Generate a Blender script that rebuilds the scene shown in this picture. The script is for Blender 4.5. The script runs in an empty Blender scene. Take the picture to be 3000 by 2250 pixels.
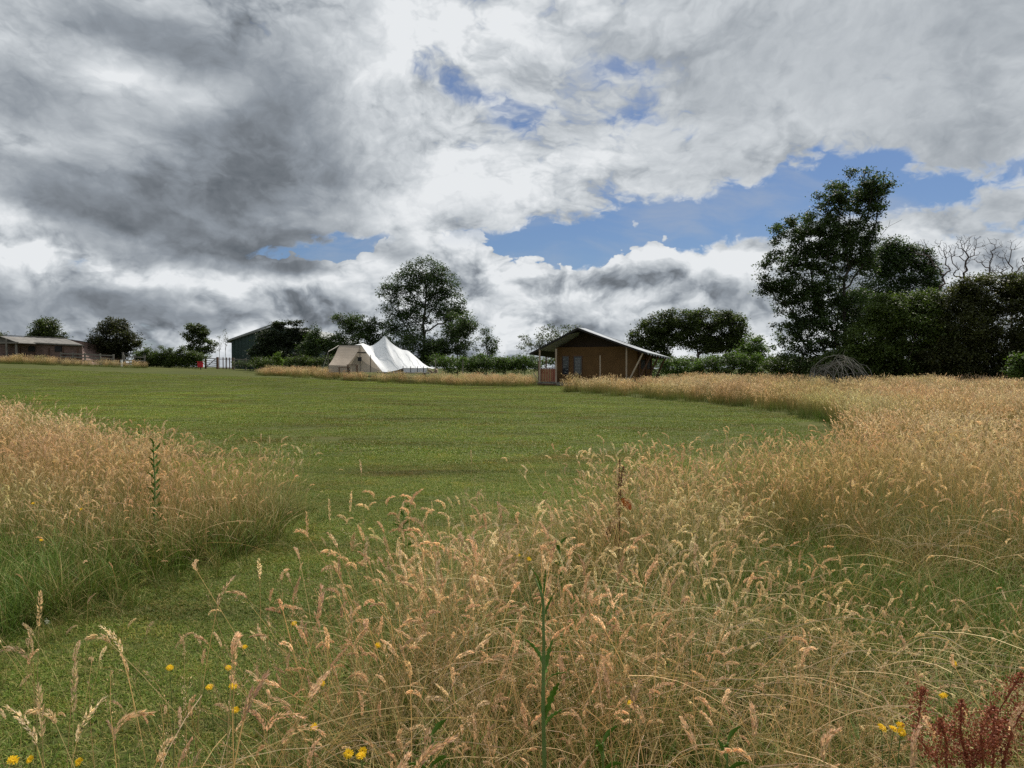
import bpy, bmesh, math, random
import numpy as np
from mathutils import Vector, Matrix
SC = bpy.context.scene
COL = SC.collection
F, HZ, EYE = 2167.0, 1068.0, 1.6      # focal length and horizon row of the photo (3000 px wide), eye height

# ---------------------------------------------------------------- camera
cam_d = bpy.data.cameras.new('camera')
cam = bpy.data.objects.new('camera', cam_d); COL.objects.link(cam)
cam.location = (0, 0, EYE)
cam.rotation_euler = (math.radians(90) - math.atan((1125 - HZ) / F), 0, 0)
cam_d.sensor_width = 36.0; cam_d.lens = 36.0 * F / 3000.0
cam_d.clip_start = 0.05; cam_d.clip_end = 6000
SC.camera = cam
SC.render.engine = 'CYCLES'
SC.view_settings.view_transform = 'Standard'; SC.view_settings.look = 'None'
SC.view_settings.exposure = 0.0; SC.view_settings.gamma = 1.0; SC.view_settings.use_curve_mapping = False
SC.cycles.use_denoising = False
SC.cycles.max_bounces = 6; SC.cycles.diffuse_bounces = 3; SC.cycles.transparent_max_bounces = 8
SC.cycles.transmission_bounces = 3; SC.cycles.glossy_bounces = 2
SC.cycles.sample_clamp_indirect = 4.0

# ---------------------------------------------------------------- sun
SUN_EL, SUN_AZ = math.radians(56), math.radians(28)      # azimuth from +Y (view direction) towards +X
sd = bpy.data.lights.new('sun', 'SUN'); sd.energy = 5.0; sd.angle = math.radians(1.2); sd.color = (1.0, 0.93, 0.82)
sun = bpy.data.objects.new('sun', sd); COL.objects.link(sun)
sv = Vector((math.sin(SUN_AZ) * math.cos(SUN_EL), math.cos(SUN_AZ) * math.cos(SUN_EL), math.sin(SUN_EL)))
sun.rotation_euler = (-sv).to_track_quat('-Z', 'Y').to_euler(); sun.location = (0, 0, 30)

# ---------------------------------------------------------------- node helper
class S:
    """A node socket with arithmetic."""
    nt = None
    def __init__(s, k): s.k = k
    @staticmethod
    def m(op, *a, clamp=False):
        n = S.nt.nodes.new('ShaderNodeMath'); n.operation = op; n.use_clamp = clamp
        for i, v in enumerate(a):
            if isinstance(v, S): S.nt.links.new(v.k, n.inputs[i])
            else: n.inputs[i].default_value = v
        return S(n.outputs[0])
    def __add__(s, o): return S.m('ADD', s, o)
    def __radd__(s, o): return S.m('ADD', s, o)
    def __sub__(s, o): return S.m('SUBTRACT', s, o)
    def __rsub__(s, o): return S.m('SUBTRACT', o, s)
    def __mul__(s, o): return S.m('MULTIPLY', s, o)
    def __rmul__(s, o): return S.m('MULTIPLY', s, o)
    def __truediv__(s, o): return S.m('DIVIDE', s, o)
def vm(op, a, b=None, scale=None):
    n = S.nt.nodes.new('ShaderNodeVectorMath'); n.operation = op
    for i, v in enumerate((a, b)):
        if v is None: continue
        if isinstance(v, S): S.nt.links.new(v.k, n.inputs[i])
        else: n.inputs[i].default_value = v
    if scale is not None:
        if isinstance(scale, S): S.nt.links.new(scale.k, n.inputs['Scale'])
        else: n.inputs['Scale'].default_value = scale
    return S(n.outputs['Value'] if op in ('LENGTH', 'DOT_PRODUCT') else n.outputs[0])
def comb(x, y, z):
    n = S.nt.nodes.new('ShaderNodeCombineXYZ')
    for i, v in enumerate((x, y, z)):
        if isinstance(v, S): S.nt.links.new(v.k, n.inputs[i])
        else: n.inputs[i].default_value = v
    return S(n.outputs[0])
def sep(v):
    n = S.nt.nodes.new('ShaderNodeSeparateXYZ'); S.nt.links.new(v.k, n.inputs[0])
    return [S(o) for o in n.outputs]
def noise(v, scale, detail=4, rough=0.5, dist=0.0, lac=2.0, color=False, dim='3D'):
    n = S.nt.nodes.new('ShaderNodeTexNoise'); n.noise_dimensions = dim
    if v is not None: S.nt.links.new(v.k, n.inputs['Vector'])
    n.inputs['Scale'].default_value = scale; n.inputs['Detail'].default_value = detail
    n.inputs['Roughness'].default_value = rough; n.inputs['Distortion'].default_value = dist
    n.inputs['Lacunarity'].default_value = lac
    return S(n.outputs['Color' if color else 'Fac'])
def ss(x, a, b, lo=0.0, hi=1.0):
    n = S.nt.nodes.new('ShaderNodeMapRange'); n.interpolation_type = 'SMOOTHSTEP'
    S.nt.links.new(x.k, n.inputs[0])
    for i, v in zip((1, 2, 3, 4), (a, b, lo, hi)): n.inputs[i].default_value = v
    return S(n.outputs[0])
def mixc(f, a, b, mode='MIX'):
    n = S.nt.nodes.new('ShaderNodeMix'); n.data_type = 'RGBA'; n.blend_type = mode
    for i, v in ((0, f), (6, a), (7, b)):
        if isinstance(v, S): S.nt.links.new(v.k, n.inputs[i])
        elif i == 0: n.inputs[0].default_value = v
        else: n.inputs[i].default_value = (*v, 1) if len(v) == 3 else v
    return S(n.outputs[2])
def mixf(f, a, b): return a + (b - a) * f if isinstance(b, S) or isinstance(a, S) else f * (b - a) + a
def ramp(x, stops, interp='LINEAR'):
    n = S.nt.nodes.new('ShaderNodeValToRGB'); S.nt.links.new(x.k, n.inputs[0])
    cr = n.color_ramp; cr.interpolation = interp
    while len(cr.elements) < len(stops): cr.elements.new(0.5)
    for e, (p, c) in zip(cr.elements, stops): e.position = p; e.color = (*c, 1)
    return S(n.outputs[0])

_noise = noise
def noise(*a, **k): return _noise(*a, dim='2D', **k)      # the sky's coordinates are flat, so 2D noise will do
# ---------------------------------------------------------------- world: clear sky plus procedural clouds, all by direction
W = bpy.data.worlds.new('World'); SC.world = W; W.use_nodes = True
S.nt = W.node_tree; S.nt.nodes.clear()
tc = S(S.nt.nodes.new('ShaderNodeTexCoord').outputs['Generated'])
d = vm('NORMALIZE', tc)
dx, dy, dz = sep(d)
hz = S.m('SQRT', dx * dx + dy * dy)
az = S.m('ARCTAN2', dx, dy)
el = dz / (hz + 0.0001)
el = S.m('MINIMUM', el, 3.0)
ae = comb(az, el, 0.0)
# domain warps
q = comb(dx / (dz + 0.42), dy / (dz + 0.42) * 0.95, 0.0)             # a cloud deck seen in perspective
wq = vm('SUBTRACT', noise(q, 2.0, 3, 0.5, color=True), (0.5, 0.5, 0.5))
low = vm('MULTIPLY', ae, (1.0, 1.45, 1.0))
wl = vm('SUBTRACT', noise(low, 7.0, 4, 0.55, color=True), (0.5, 0.5, 0.5))
hi = ss(el, 0.10, 0.26)
warp = vm('ADD', vm('SCALE', wl, scale=0.055), vm('SCALE', wq, scale=0.06))
aw = vm('ADD', ae, vm('MULTIPLY', warp, (1.0, 0.75, 0.0)))
def blobs(src, lst, base):
    acc = base
    for (px, py, rx, ry, rot, w) in lst:
        a0 = math.atan((px - 1500) / F); e0 = (HZ - py) / F * math.cos(a0); c = math.cos(a0)
        mp = S.nt.nodes.new('ShaderNodeMapping'); mp.vector_type = 'TEXTURE'
        S.nt.links.new(src.k, mp.inputs[0])
        mp.inputs['Location'].default_value = (a0, e0, 0)
        mp.inputs['Rotation'].default_value = (0, 0, math.radians(rot))
        mp.inputs['Scale'].default_value = (rx / F * 1.25 * c * c if rot == 0 else rx / F * 1.25 * c, ry / F * 1.25 * c, 1)
        g = S.nt.nodes.new('ShaderNodeTexGradient'); g.gradient_type = 'SPHERICAL'
        S.nt.links.new(mp.outputs[0], g.inputs[0])
        acc = S.m('MULTIPLY_ADD', S(g.outputs['Fac']), w, acc)
    return acc
GAPS = [ # blue showing through the deck (negative) and small clouds in it (positive)
 (500,450,900,480,0,.75),(2400,200,900,330,0,.45),(1240,165,85,75,0,-.55),(1420,275,200,60,-22,-.85),(1470,320,150,60,-20,-.35),
 (1830,240,170,70,-10,-1.0),(1870,380,210,70,-8,-1.15),(1600,330,260,150,0,-.45),(790,110,60,60,0,-.5),
 (2800,560,330,85,8,-1.3),(2300,600,420,70,12,-.7),(2920,670,240,45,5,-1.0),
 (1950,650,620,95,8,-2.1),(2250,620,480,90,8,-1.2),(2650,600,300,80,4,-.7),(1520,720,240,85,15,-1.6),(2250,560,330,70,14,-1.2),(1700,720,420,60,0,-1.2),(2350,470,260,30,20,-.35),
 (1010,745,190,62,4,-1.9),(1080,770,120,45,0,-1.2),(860,758,130,32,5,-1.1),(60,965,200,26,0,-.9),(280,985,180,20,0,-.6),(2250,1030,300,26,0,-.3),
 (2130,670,240,42,14,.95),(2640,650,260,60,5,1.1)]
CUM = [ # low cumulus: heads and the bank they grow from
 (1310,735,150,80,0,1.5),(1230,780,160,70,0,1.3),(1150,830,220,60,0,1.0),(1000,850,260,60,0,1.0),(800,800,110,70,0,1.0),(1470,800,160,70,0,1.0),
 (1640,835,150,80,0,1.3),(1870,815,170,100,0,1.5),(1760,850,110,60,0,.8),(2050,840,150,75,0,1.1),(2210,815,170,90,0,1.2),(1800,960,900,110,0,1.5),(700,900,900,110,0,1.3),
 (2600,870,500,100,0,1.0),(2900,880,600,130,0,1.0)]
DARK = [
 (600,600,560,230,-14,.58),(520,440,460,200,-10,.34),(830,340,420,250,-28,.42),(640,745,380,85,-4,.62),(300,620,460,150,-8,.40),(900,620,330,150,18,.25),
 (300,60,260,130,0,.42),(60,170,260,170,0,.12),(560,180,160,140,0,.25),
 (150,890,620,85,0,.46),(700,925,500,60,0,.28),(450,985,400,50,0,.12),(1950,945,520,50,0,.30),(1600,890,260,40,0,.3),(1950,860,240,35,0,.12),(1200,760,120,35,0,.22),
 (2450,150,900,380,0,.17),(2800,470,600,130,0,.12),(2600,760,400,60,0,.1)]
BRIGHT = [
 (1180,380,280,260,0,.14),(1000,60,380,130,0,.06),(1400,80,300,150,0,.20),(560,300,160,60,20,.28),(380,220,150,60,10,.30),(120,420,260,70,-8,.26),(330,400,230,90,0,.34),(560,260,200,70,10,.2),(650,330,160,60,20,.12),(180,520,220,40,0,.12),(180,310,160,50,0,.12),
 (120,690,420,60,-6,.34),(300,800,520,30,-4,.30),(760,830,520,34,-4,.34),(980,640,330,75,6,.30),(1180,800,160,50,0,.3),(1320,700,120,35,0,.32),
 (2550,200,900,500,0,.12),(1850,755,260,38,0,.36),(1640,790,180,30,0,.30),(2180,790,260,60,0,.34),(2300,880,160,120,0,.25),(1560,470,420,60,6,.22),(1250,560,300,50,6,.22),
 (600,1010,300,40,0,.35),(1500,900,160,40,0,.2),(2000,1000,500,40,0,.4)]
# noises: deck in perspective higher up, upright billows near the horizon
def vor(v, scale, detail=3, rough=.5, smooth=.7):
    n = S.nt.nodes.new('ShaderNodeTexVoronoi'); n.feature = 'F1'; n.voronoi_dimensions = '2D'; n.normalize = True
    S.nt.links.new(v.k, n.inputs['Vector']); n.inputs['Scale'].default_value = scale; n.inputs['Detail'].default_value = detail
    n.inputs['Roughness'].default_value = rough
    return S(n.outputs['Distance'])
qw = vm('ADD', q, vm('SCALE', wq, scale=0.30))
nd = noise(qw, 3.1, 7, 0.58); nd2 = noise(vm('ADD', qw, (0.03, 0.06, 0.0)), 3.1, 5, 0.55)
fw = vm('SUBTRACT', noise(q, 14.0, 3, 0.6, color=True), (0.5, 0.5, 0.5))
qv = vm('ADD', q, vm('ADD', vm('SCALE', wq, scale=0.16), vm('SCALE', fw, scale=0.06)))
ph = (0.42 - vor(qv, 10.5, 3, .55, .6)) * 0.8 + (0.42 - vor(qv, 4.5, 1, .5, .6)) * 0.35                       # rounded puffs, positive at their middle
lw = vm('ADD', low, vm('SCALE', wl, scale=0.07))
lv = vm('ADD', low, vm('ADD', vm('SCALE', wl, scale=0.05), vm('SCALE', vm('SUBTRACT', noise(low, 40.0, 3, .6, color=True), (.5, .5, .5)), scale=0.012)))
nl = noise(lw, 8.0, 7, 0.56); nl2 = noise(vm('ADD', lw, (0.010, 0.024, 0.0)), 8.0, 5, 0.54)
pl = 0.42 - vor(lv, 19.0, 3, .55, .5)
pf = 0.42 - vor(qv, 25.0, 3, .6, .6)
plf = 0.42 - vor(lv, 46.0, 2, .6, .5)
n = mixf(hi, nl, nd); nn = mixf(hi, nl2, nd2); puff = mixf(hi, pl, ph)
relief = (n - nn)
gap = blobs(aw, GAPS, 1.0)
cov_hi = ss(gap + (n - 0.5) * 2.2 + ph * 3.8 + pf * 1.3 - 0.45, -0.10, 0.80)
cumf = blobs(aw, CUM, -0.42)
cmask = ss(el, 0.235, 0.15)
cov_lo = ss(cumf + (nl - 0.5) * 1.3 + pl * 1.7 + plf * .5 - 0.22, 0.0, 0.11) * cmask
bright = blobs(aw, BRIGHT, 0.56)
dark = blobs(aw, DARK, 0.0)
dk = ss(dark + (n - 0.5) * mixf(hi, .7, 1.0) + puff * mixf(hi, .55, .75) - 0.02, 0.06, 0.66) * 0.49
dk0 = dk
calm_r = blobs(ae, [(2500,200,1050,560,0,-.8)], 1.0)
calm = (1.0 - dk * 1.15) * calm_r
b = bright - dk * 0.80 + (n - 0.5) * mixf(hi, 0.22, 0.30) * (calm + 0.2) + relief * mixf(hi, 2.1, 1.3) * (calm + .06) + (puff - 0.04) * mixf(hi, 0.44, 0.90) * (calm + 0.04)
b = b + mixf(hi, plf * .34, pf * .46) * (calm + .05)
b = b + (ss(puff + (n - 0.5) * .8, -0.16, 0.20) - 0.5) * 0.17 * (calm + .15) + ss(cov_hi, 1.0, 0.45) * 0.10 + ss(cov_lo, 1.0, 0.2) * cmask * 0.0
cc = ramp(b, [(0.0, (.110, .128, .148)), (0.20, (.170, .190, .214)), (0.40, (.270, .302, .340)), (0.60, (.42, .455, .49)), (0.80, (.60, .635, .665)), (1.0, (.80, .825, .845))])
sky = S.nt.nodes.new('ShaderNodeTexSky'); sky.sky_type = 'NISHITA'; sky.sun_disc = False
sky.sun_elevation = SUN_EL; sky.sun_rotation = SUN_AZ; sky.air_density = 1.0; sky.dust_density = 0.8; sky.ozone_density = 1.6
STR = 0.1
blue = mixc(1.0, S(sky.outputs[0]), (0.44, 0.54, 0.70), 'MULTIPLY')
veil = ss(noise(vm('MULTIPLY', qw, (1.0, 2.2, 1.0)), 2.4, 6, .6), .40, .72, 0.0, .42)      # thin high veil over the blue
blue = mixc(veil, blue, (4.2, 4.6, 5.2))
cov = S.m('MAXIMUM', cov_hi, cov_lo, clamp=True)
final = mixc(cov, blue, vm('SCALE', cc, scale=1.0 / STR))
bg = S.nt.nodes.new('ShaderNodeBackground'); S.nt.links.new(final.k, bg.inputs[0]); bg.inputs[1].default_value = STR
wo = S.nt.nodes.new('ShaderNodeOutputWorld'); S.nt.links.new(bg.outputs[0], wo.inputs[0])
W.cycles.sampling_method = 'MANUAL'; W.cycles.sample_map_resolution = 512
noise = _noise

# ---------------------------------------------------------------- helpers
def at(px, Y): return (px - 1500) / F * Y
def zt(py, Y): return EYE - (py - HZ) / F * Y
def p3(px, py, Y): return Vector((at(px, Y), Y, zt(py, Y)))
def tag(o, label=None, cat=None, group=None, kind=None):
    if label: o['label'] = label
    if cat: o['category'] = cat
    if group: o['group'] = group
    if kind: o['kind'] = kind
    return o
def thing(name, label, cat, loc=(0, 0, 0), group=None):
    o = bpy.data.objects.new(name, None); COL.objects.link(o); o.location = loc
    o.empty_display_size = 0.2
    return tag(o, label, cat, group)
def mesh_np(name, V, Fq, mat=None, cols=None, link=True, parent=None, smooth=False, mats=None, midx=None):
    """V (n,3) array, Fq (m,3|4) array of faces of one size."""
    V = np.asarray(V, dtype=np.float32); Fq = np.asarray(Fq, dtype=np.int32)
    me = bpy.data.meshes.new(name)
    me.vertices.add(len(V)); me.vertices.foreach_set('co', V.ravel())
    k = Fq.shape[1]
    me.loops.add(Fq.size); me.loops.foreach_set('vertex_index', Fq.ravel())
    me.polygons.add(len(Fq)); me.polygons.foreach_set('loop_start', np.arange(0, Fq.size, k, dtype=np.int32))
    if smooth: me.polygons.foreach_set('use_smooth', np.ones(len(Fq), dtype=bool))
    if mats:
        for m in mats: me.materials.append(m)
        if midx is not None: me.polygons.foreach_set('material_index', np.asarray(midx, dtype=np.int32))
    elif mat: me.materials.append(mat)
    me.update(calc_edges=True)
    if cols is not None:
        ca = me.color_attributes.new('col', 'FLOAT_COLOR', 'POINT')
        c = np.ones((len(V), 4), dtype=np.float32); c[:, :3] = cols
        ca.data.foreach_set('color', c.ravel())
    o = bpy.data.objects.new(name, me)
    if link: COL.objects.link(o)
    if parent: o.parent = parent; o.location = (0, 0, 0)
    return o
class MB:
    """Collects boxes, bars and sheets, then links them as one mesh object. Coordinates are world; build() makes them local to a parent."""
    def __init__(s): s.v = []; s.f = []
    def add(s, vs, fs):
        n = len(s.v); s.v += [Vector(v) for v in vs]; s.f += [tuple(i + n for i in f) for f in fs]; return s
    def box(s, c, size, M=None):
        x, y, z = (k / 2 for k in size); c = Vector(c)
        vs = [Vector((a * x, b * y, e * z)) for a in (-1, 1) for b in (-1, 1) for e in (-1, 1)]
        if M is not None: vs = [M @ v for v in vs]
        return s.add([c + v for v in vs], [(0, 1, 3, 2), (4, 6, 7, 5), (0, 4, 5, 1), (2, 3, 7, 6), (0, 2, 6, 4), (1, 5, 7, 3)])
    def bar(s, a, b, w, h=None, up=(0, 0, 1)):
        a = Vector(a); b = Vector(b); h = h or w; dr = (b - a).normalized(); up = Vector(up)
        if abs(dr.dot(up)) > 0.95: up = Vector((0, 1, 0))
        sx = dr.cross(up).normalized() * w / 2; sz = sx.cross(dr).normalized() * h / 2
        vs = [p + i * sx + j * sz for p in (a, b) for i in (-1, 1) for j in (-1, 1)]
        return s.add(vs, [(0, 1, 3, 2), (4, 6, 7, 5), (0, 4, 5, 1), (2, 3, 7, 6), (0, 2, 6, 4), (1, 5, 7, 3)])
    def tube(s, pts, rad, k=6):
        pts = [Vector(p) for p in pts]; n = len(pts)
        if not hasattr(rad, '__len__'): rad = [rad] * n
        vs = []; fs = []
        for i, p in enumerate(pts):
            dr = (pts[min(i + 1, n - 1)] - pts[max(i - 1, 0)]).normalized()
            up = Vector((0, 0, 1)) if abs(dr.z) < 0.9 else Vector((1, 0, 0))
            u = dr.cross(up).normalized(); w = dr.cross(u)
            vs += [p + (u * math.cos(t) + w * math.sin(t)) * rad[i] for t in [2 * math.pi * j / k for j in range(k)]]
        for i in range(n - 1):
            for j in range(k): fs.append((i * k + j, i * k + (j + 1) % k, (i + 1) * k + (j + 1) % k, (i + 1) * k + j))
        fs.append(tuple(range(k))[::-1]); fs.append(tuple((n - 1) * k + j for j in range(k)))
        return s.add(vs, fs)
    def sheet(s, rows, thick=0.0):
        """rows: list of equal-length rows of points; a double surface when thick > 0."""
        R, C = len(rows), len(rows[0]); P = [[Vector(p) for p in r] for r in rows]
        vs = [p for r in P for p in r]
        fs = [(i * C + j, i * C + j + 1, (i + 1) * C + j + 1, (i + 1) * C + j) for i in range(R - 1) for j in range(C - 1)]
        if thick:
            nrm = (P[0][-1] - P[0][0]).cross(P[-1][0] - P[0][0]).normalized() * thick
            o = len(vs); vs += [v - nrm for v in vs[:o]]; fs += [tuple(o + k for k in f[::-1]) for f in fs]
            rim = [j for j in range(C)] + [i * C + C - 1 for i in range(1, R)] + [(R - 1) * C + j for j in range(C - 2, -1, -1)] + [i * C for i in range(R - 2, 0, -1)]
            for a, b in zip(rim, rim[1:] + rim[:1]): fs.append((a, o + a, o + b, b))
        return s.add(vs, fs)
    def build(s, name, mat, parent=None, smooth=False, bevel=0.0, base=None):
        off = Vector(base) if base is not None else (parent.location if parent else Vector((0, 0, 0)))
        if parent is not None and parent.parent is not None: off = off + parent.parent.location
        me = bpy.data.meshes.new(name); me.from_pydata([tuple(v - off) for v in s.v], [], s.f); me.materials.append(mat)
        if smooth:
            me.polygons.foreach_set('use_smooth', [True] * len(me.polygons))
        me.update()
        if bevel:
            bm = bmesh.new(); bm.from_mesh(me); bmesh.ops.bevel(bm, geom=bm.edges[:], offset=bevel, segments=1, affect='EDGES', clamp_overlap=True); bm.to_mesh(me); bm.free()
        o = bpy.data.objects.new(name, me); COL.objects.link(o)
        if parent is not None: o.parent = parent
        else: o.location = off
        return o

# ---------------------------------------------------------------- materials
def mat_new(name):
    m = bpy.data.materials.new(name); m.use_nodes = True; S.nt = m.node_tree; S.nt.nodes.clear(); return m
def finish(col, rough=0.8, spec=0.3, trans=0.0, tcol=None, bump=None, bstr=0.3, bdist=0.02, metal=0.0):
    nt = S.nt
    p = nt.nodes.new('ShaderNodeBsdfPrincipled')
    if isinstance(col, S): nt.links.new(col.k, p.inputs['Base Color'])
    else: p.inputs['Base Color'].default_value = (*col, 1)
    if isinstance(rough, S): nt.links.new(rough.k, p.inputs['Roughness'])
    else: p.inputs['Roughness'].default_value = rough
    p.inputs['Specular IOR Level'].default_value = spec; p.inputs['Metallic'].default_value = metal
    if bump is not None:
        bn = nt.nodes.new('ShaderNodeBump'); bn.inputs['Strength'].default_value = bstr; bn.inputs['Distance'].default_value = bdist
        nt.links.new(bump.k, bn.inputs['Height']); nt.links.new(bn.outputs[0], p.inputs['Normal'])
    out = nt.nodes.new('ShaderNodeOutputMaterial'); res = p.outputs[0]
    if isinstance(trans, S) or trans > 0:
        t = nt.nodes.new('ShaderNodeBsdfTranslucent'); c = tcol or col
        if isinstance(c, S): nt.links.new(c.k, t.inputs[0])
        else: t.inputs[0].default_value = (*c, 1)
        mx = nt.nodes.new('ShaderNodeMixShader')
        if isinstance(trans, S): nt.links.new(trans.k, mx.inputs[0])
        else: mx.inputs[0].default_value = trans
        nt.links.new(p.outputs[0], mx.inputs[1]); nt.links.new(t.outputs[0], mx.inputs[2]); res = mx.outputs[0]
    nt.links.new(res, out.inputs[0])
def geo_pos(): return S(S.nt.nodes.new('ShaderNodeNewGeometry').outputs['Position'])
def obj_pos(): return S(S.nt.nodes.new('ShaderNodeTexCoord').outputs['Object'])
def attr(name='col'):
    n_ = S.nt.nodes.new('ShaderNodeAttribute'); n_.attribute_name = name; return S(n_.outputs['Color'])
def rnd(): return S(S.nt.nodes.new('ShaderNodeObjectInfo').outputs['Random'])
def simple(name, c, var=0.25, scale=4.0, rough=0.8, spec=0.3, trans=0.0, bstr=0.0, stretch=(1, 1, 1), metal=0.0, detail=6):
    m = mat_new(name); p = vm('MULTIPLY', obj_pos(), stretch)
    n_ = noise(p, scale, detail, 0.6)
    k = ss(n_, 0.25, 0.75, 1 - var, 1 + var)
    finish(vm('SCALE', comb(*c), scale=k), rough, spec, trans, bump=n_ if bstr else None, bstr=bstr, metal=metal)
    return m
M = {}
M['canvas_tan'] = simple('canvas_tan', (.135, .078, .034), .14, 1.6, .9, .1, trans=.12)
M['canvas_beige'] = simple('canvas_beige', (.50, .43, .36), .12, 1.2, .9, .1, trans=.25)
M['canvas_white'] = simple('canvas_white', (.76, .78, .80), .05, 1.0, .8, .2, trans=.12, bstr=.15)
M['canvas_grey'] = simple('canvas_grey', (.34, .365, .395), .12, 1.2, .75, .25)
M['gable_dark'] = simple('gable_dark', (.035, .022, .014), .2, 2)  # near-black brown, the shade under the lodge roof put into the colour
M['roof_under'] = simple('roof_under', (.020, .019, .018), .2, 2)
M['wood_dark'] = simple('wood_dark', (.11, .06, .038), .35, 3, stretch=(6, 6, .6), bstr=.3)
M['wood_red'] = simple('wood_red', (.24, .085, .055), .25, 3, stretch=(6, 6, .6), bstr=.3)
M['wood_pale'] = simple('wood_pale', (.36, .29, .22), .25, 3, stretch=(6, 6, .6), bstr=.3)
M['wood_grey'] = simple('wood_grey', (.155, .145, .128), .35, 3, stretch=(5, 5, .6), bstr=.3)
M['wood_barn'] = simple('wood_barn', (.15, .10, .085), .45, 1.5, stretch=(1.5, 1.5, 6), bstr=.3)
M['barn_roof'] = simple('barn_roof', (.155, .148, .138), .35, 1.2, stretch=(3, 1, 1))
M['barn_green'] = simple('barn_green', (.018, .040, .035), .25, 1.0, rough=.5, spec=.4)
M['sheet_pale'] = simple('sheet_pale', (.25, .26, .26), .15, 1, rough=.5)
M['dark'] = simple('dark', (.012, .012, .014), .2, 2, rough=.5)
M['glass'] = simple('glass', (.02, .025, .03), .3, 3, rough=.15, spec=.6)
M['curtain'] = simple('curtain', (.26, .27, .27), .3, 9, rough=.9, stretch=(1, 1, 3))
M['rope'] = simple('rope', (.45, .42, .38), .1, 5)
M['red'] = simple('red', (.42, .015, .025), .15, 3, rough=.45)
M['white_paint'] = simple('white_paint', (.75, .75, .74), .08, 3, rough=.6)
M['brown_fabric'] = simple('brown_fabric', (.16, .055, .035), .2, 8)
M['bark'] = simple('bark', (.060, .050, .040), .4, 3, stretch=(3, 3, .7), bstr=.4)
M['bark_dead'] = simple('bark_dead', (.075, .056, .050), .35, 3, stretch=(3, 3, .7), bstr=.3)
M['bark_grey'] = simple('bark_grey', (.21, .195, .165), .3, 3, stretch=(3, 3, .7))
M['log'] = simple('log', (.30, .24, .18), .5, 5)
def foliage_mat(name, var=0.35, trans=0.30):
    m = mat_new(name); c = attr(); n_ = noise(obj_pos(), 0.8, 3, .5)
    c = vm('SCALE', c, scale=ss(n_, .3, .7, 1 - var, 1 + var))
    finish(c, .55, .35, trans, tcol=vm('MULTIPLY', c, (1.5, 1.7, .7))); return m
M['leaf'] = foliage_mat('leaf')
def grass_mat(name, trans=.24):
    m = mat_new(name); c = attr(); r_ = rnd(); p = geo_pos()
    n1 = noise(p, .55, 3, .5); n2 = noise(p, 2.6, 3, .6)
    c = vm('SCALE', c, scale=r_ * .5 + .75)
    c = mixc(ss(n1, .40, .60), c, vm('MULTIPLY', c, (1.03, .87, .86)))
    n0 = noise(p, .16, 3, .55); c = mixc(ss(n0, .50, .66, 0, .75), c, vm('MULTIPLY', c, (.72, .86, .62)))
    c = mixc(ss(n2, .50, .75, 0, .8), c, vm('MULTIPLY', c, (.86, .98, .80)))
    finish(c, .6, .25, ss(sep(attr())[0], .35, .6, .18, .52), tcol=vm('MULTIPLY', c, (1.15, 1.12, .9))); return m
M['grass'] = grass_mat('grass')
m = mat_new('turf'); c = attr(); p = geo_pos()
n0 = noise(p, .10, 3, .5); n1 = noise(vm('MULTIPLY', p, (.7, 1.5, 1)), .42, 4, .6, dist=.4); n2 = noise(p, 1.9, 4, .6); n5 = noise(vm('MULTIPLY', p, (.3, 1.8, 1)), .8, 4, .6)
c = vm('SCALE', vm('MULTIPLY', c, (1.05, 1.08, .76)), scale=rnd() * .14 + .86)
sx_, sy_, sz_ = sep(p); band = S.m('SINE', sy_ * 1.9 + sx_ * .55 + noise(p, .12, 2, .5) * 5.0)
c = vm('SCALE', c, scale=band * .055 + 1.0)
c = vm('SCALE', c, scale=ss(n0, .35, .65, .86, 1.18))
c = mixc(ss(n1, .48, .70, 0, .9), c, vm('MULTIPLY', c, (.86, .60, .62)))
c = mixc(ss(n5, .50, .68, 0, .8), c, vm('MULTIPLY', c, (.62, .62, .66)))
c = mixc(ss(n2, .50, .72, 0, .7), c, vm('MULTIPLY', c, (1.40, 1.18, .85)))
finish(c, .6, .2, .22, tcol=vm('MULTIPLY', c, (1.15, 1.15, .7))); M['turf'] = m

# ---------------------------------------------------------------- terrain
def sst(x, a, b):
    t = np.clip((x - a) / (b - a), 0, 1); return t * t * (3 - 2 * t)
def terr(X, Y):
    X = np.asarray(X, dtype=float); Y = np.asarray(Y, dtype=float)
    rise = 0.037 * np.log1p(np.exp((-X - 5) / 1.5)) * 1.5
    rise = np.minimum(rise, 1.75)
    z = rise * sst(Y, 20, 63)
    z += .02 * np.sin(X * .9 + 1) * np.sin(Y * .7) * sst(Y, 2, 10)
    z -= 9 * sst(Y, 84, 330) * 1.0
    return z
def noise2(X, Y, sc, seed=0):
    X = np.asarray(X) * sc; Y = np.asarray(Y) * sc
    xi = np.floor(X).astype(int); yi = np.floor(Y).astype(int); fx = X - xi; fy = Y - yi
    fx = fx * fx * (3 - 2 * fx); fy = fy * fy * (3 - 2 * fy)
    def h(a, b):
        v = np.sin(a * 127.1 + b * 311.7 + seed * 74.7) * 43758.5453; return v - np.floor(v)
    return (h(xi, yi) * (1 - fx) + h(xi + 1, yi) * fx) * (1 - fy) + (h(xi, yi + 1) * (1 - fx) + h(xi + 1, yi + 1) * fx) * fy
def fbm2(X, Y, sc, seed=0): return (noise2(X, Y, sc, seed) + .5 * noise2(X, Y, sc * 2.1, seed + 3) + .25 * noise2(X, Y, sc * 4.3, seed + 7)) / 1.75
def axis(lim, step, n): # fine near 0, coarser outwards
    t = np.linspace(-1, 1, n); return lim * (np.sinh(t * 5.2) / np.sinh(5.2))
gx = axis(1800, 1, 181); gy = axis(1800, 1, 221) + 20
GX, GY = np.meshgrid(gx, gy); GZ = terr(GX, GY)
idx = np.arange(GX.size).reshape(GX.shape)
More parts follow.
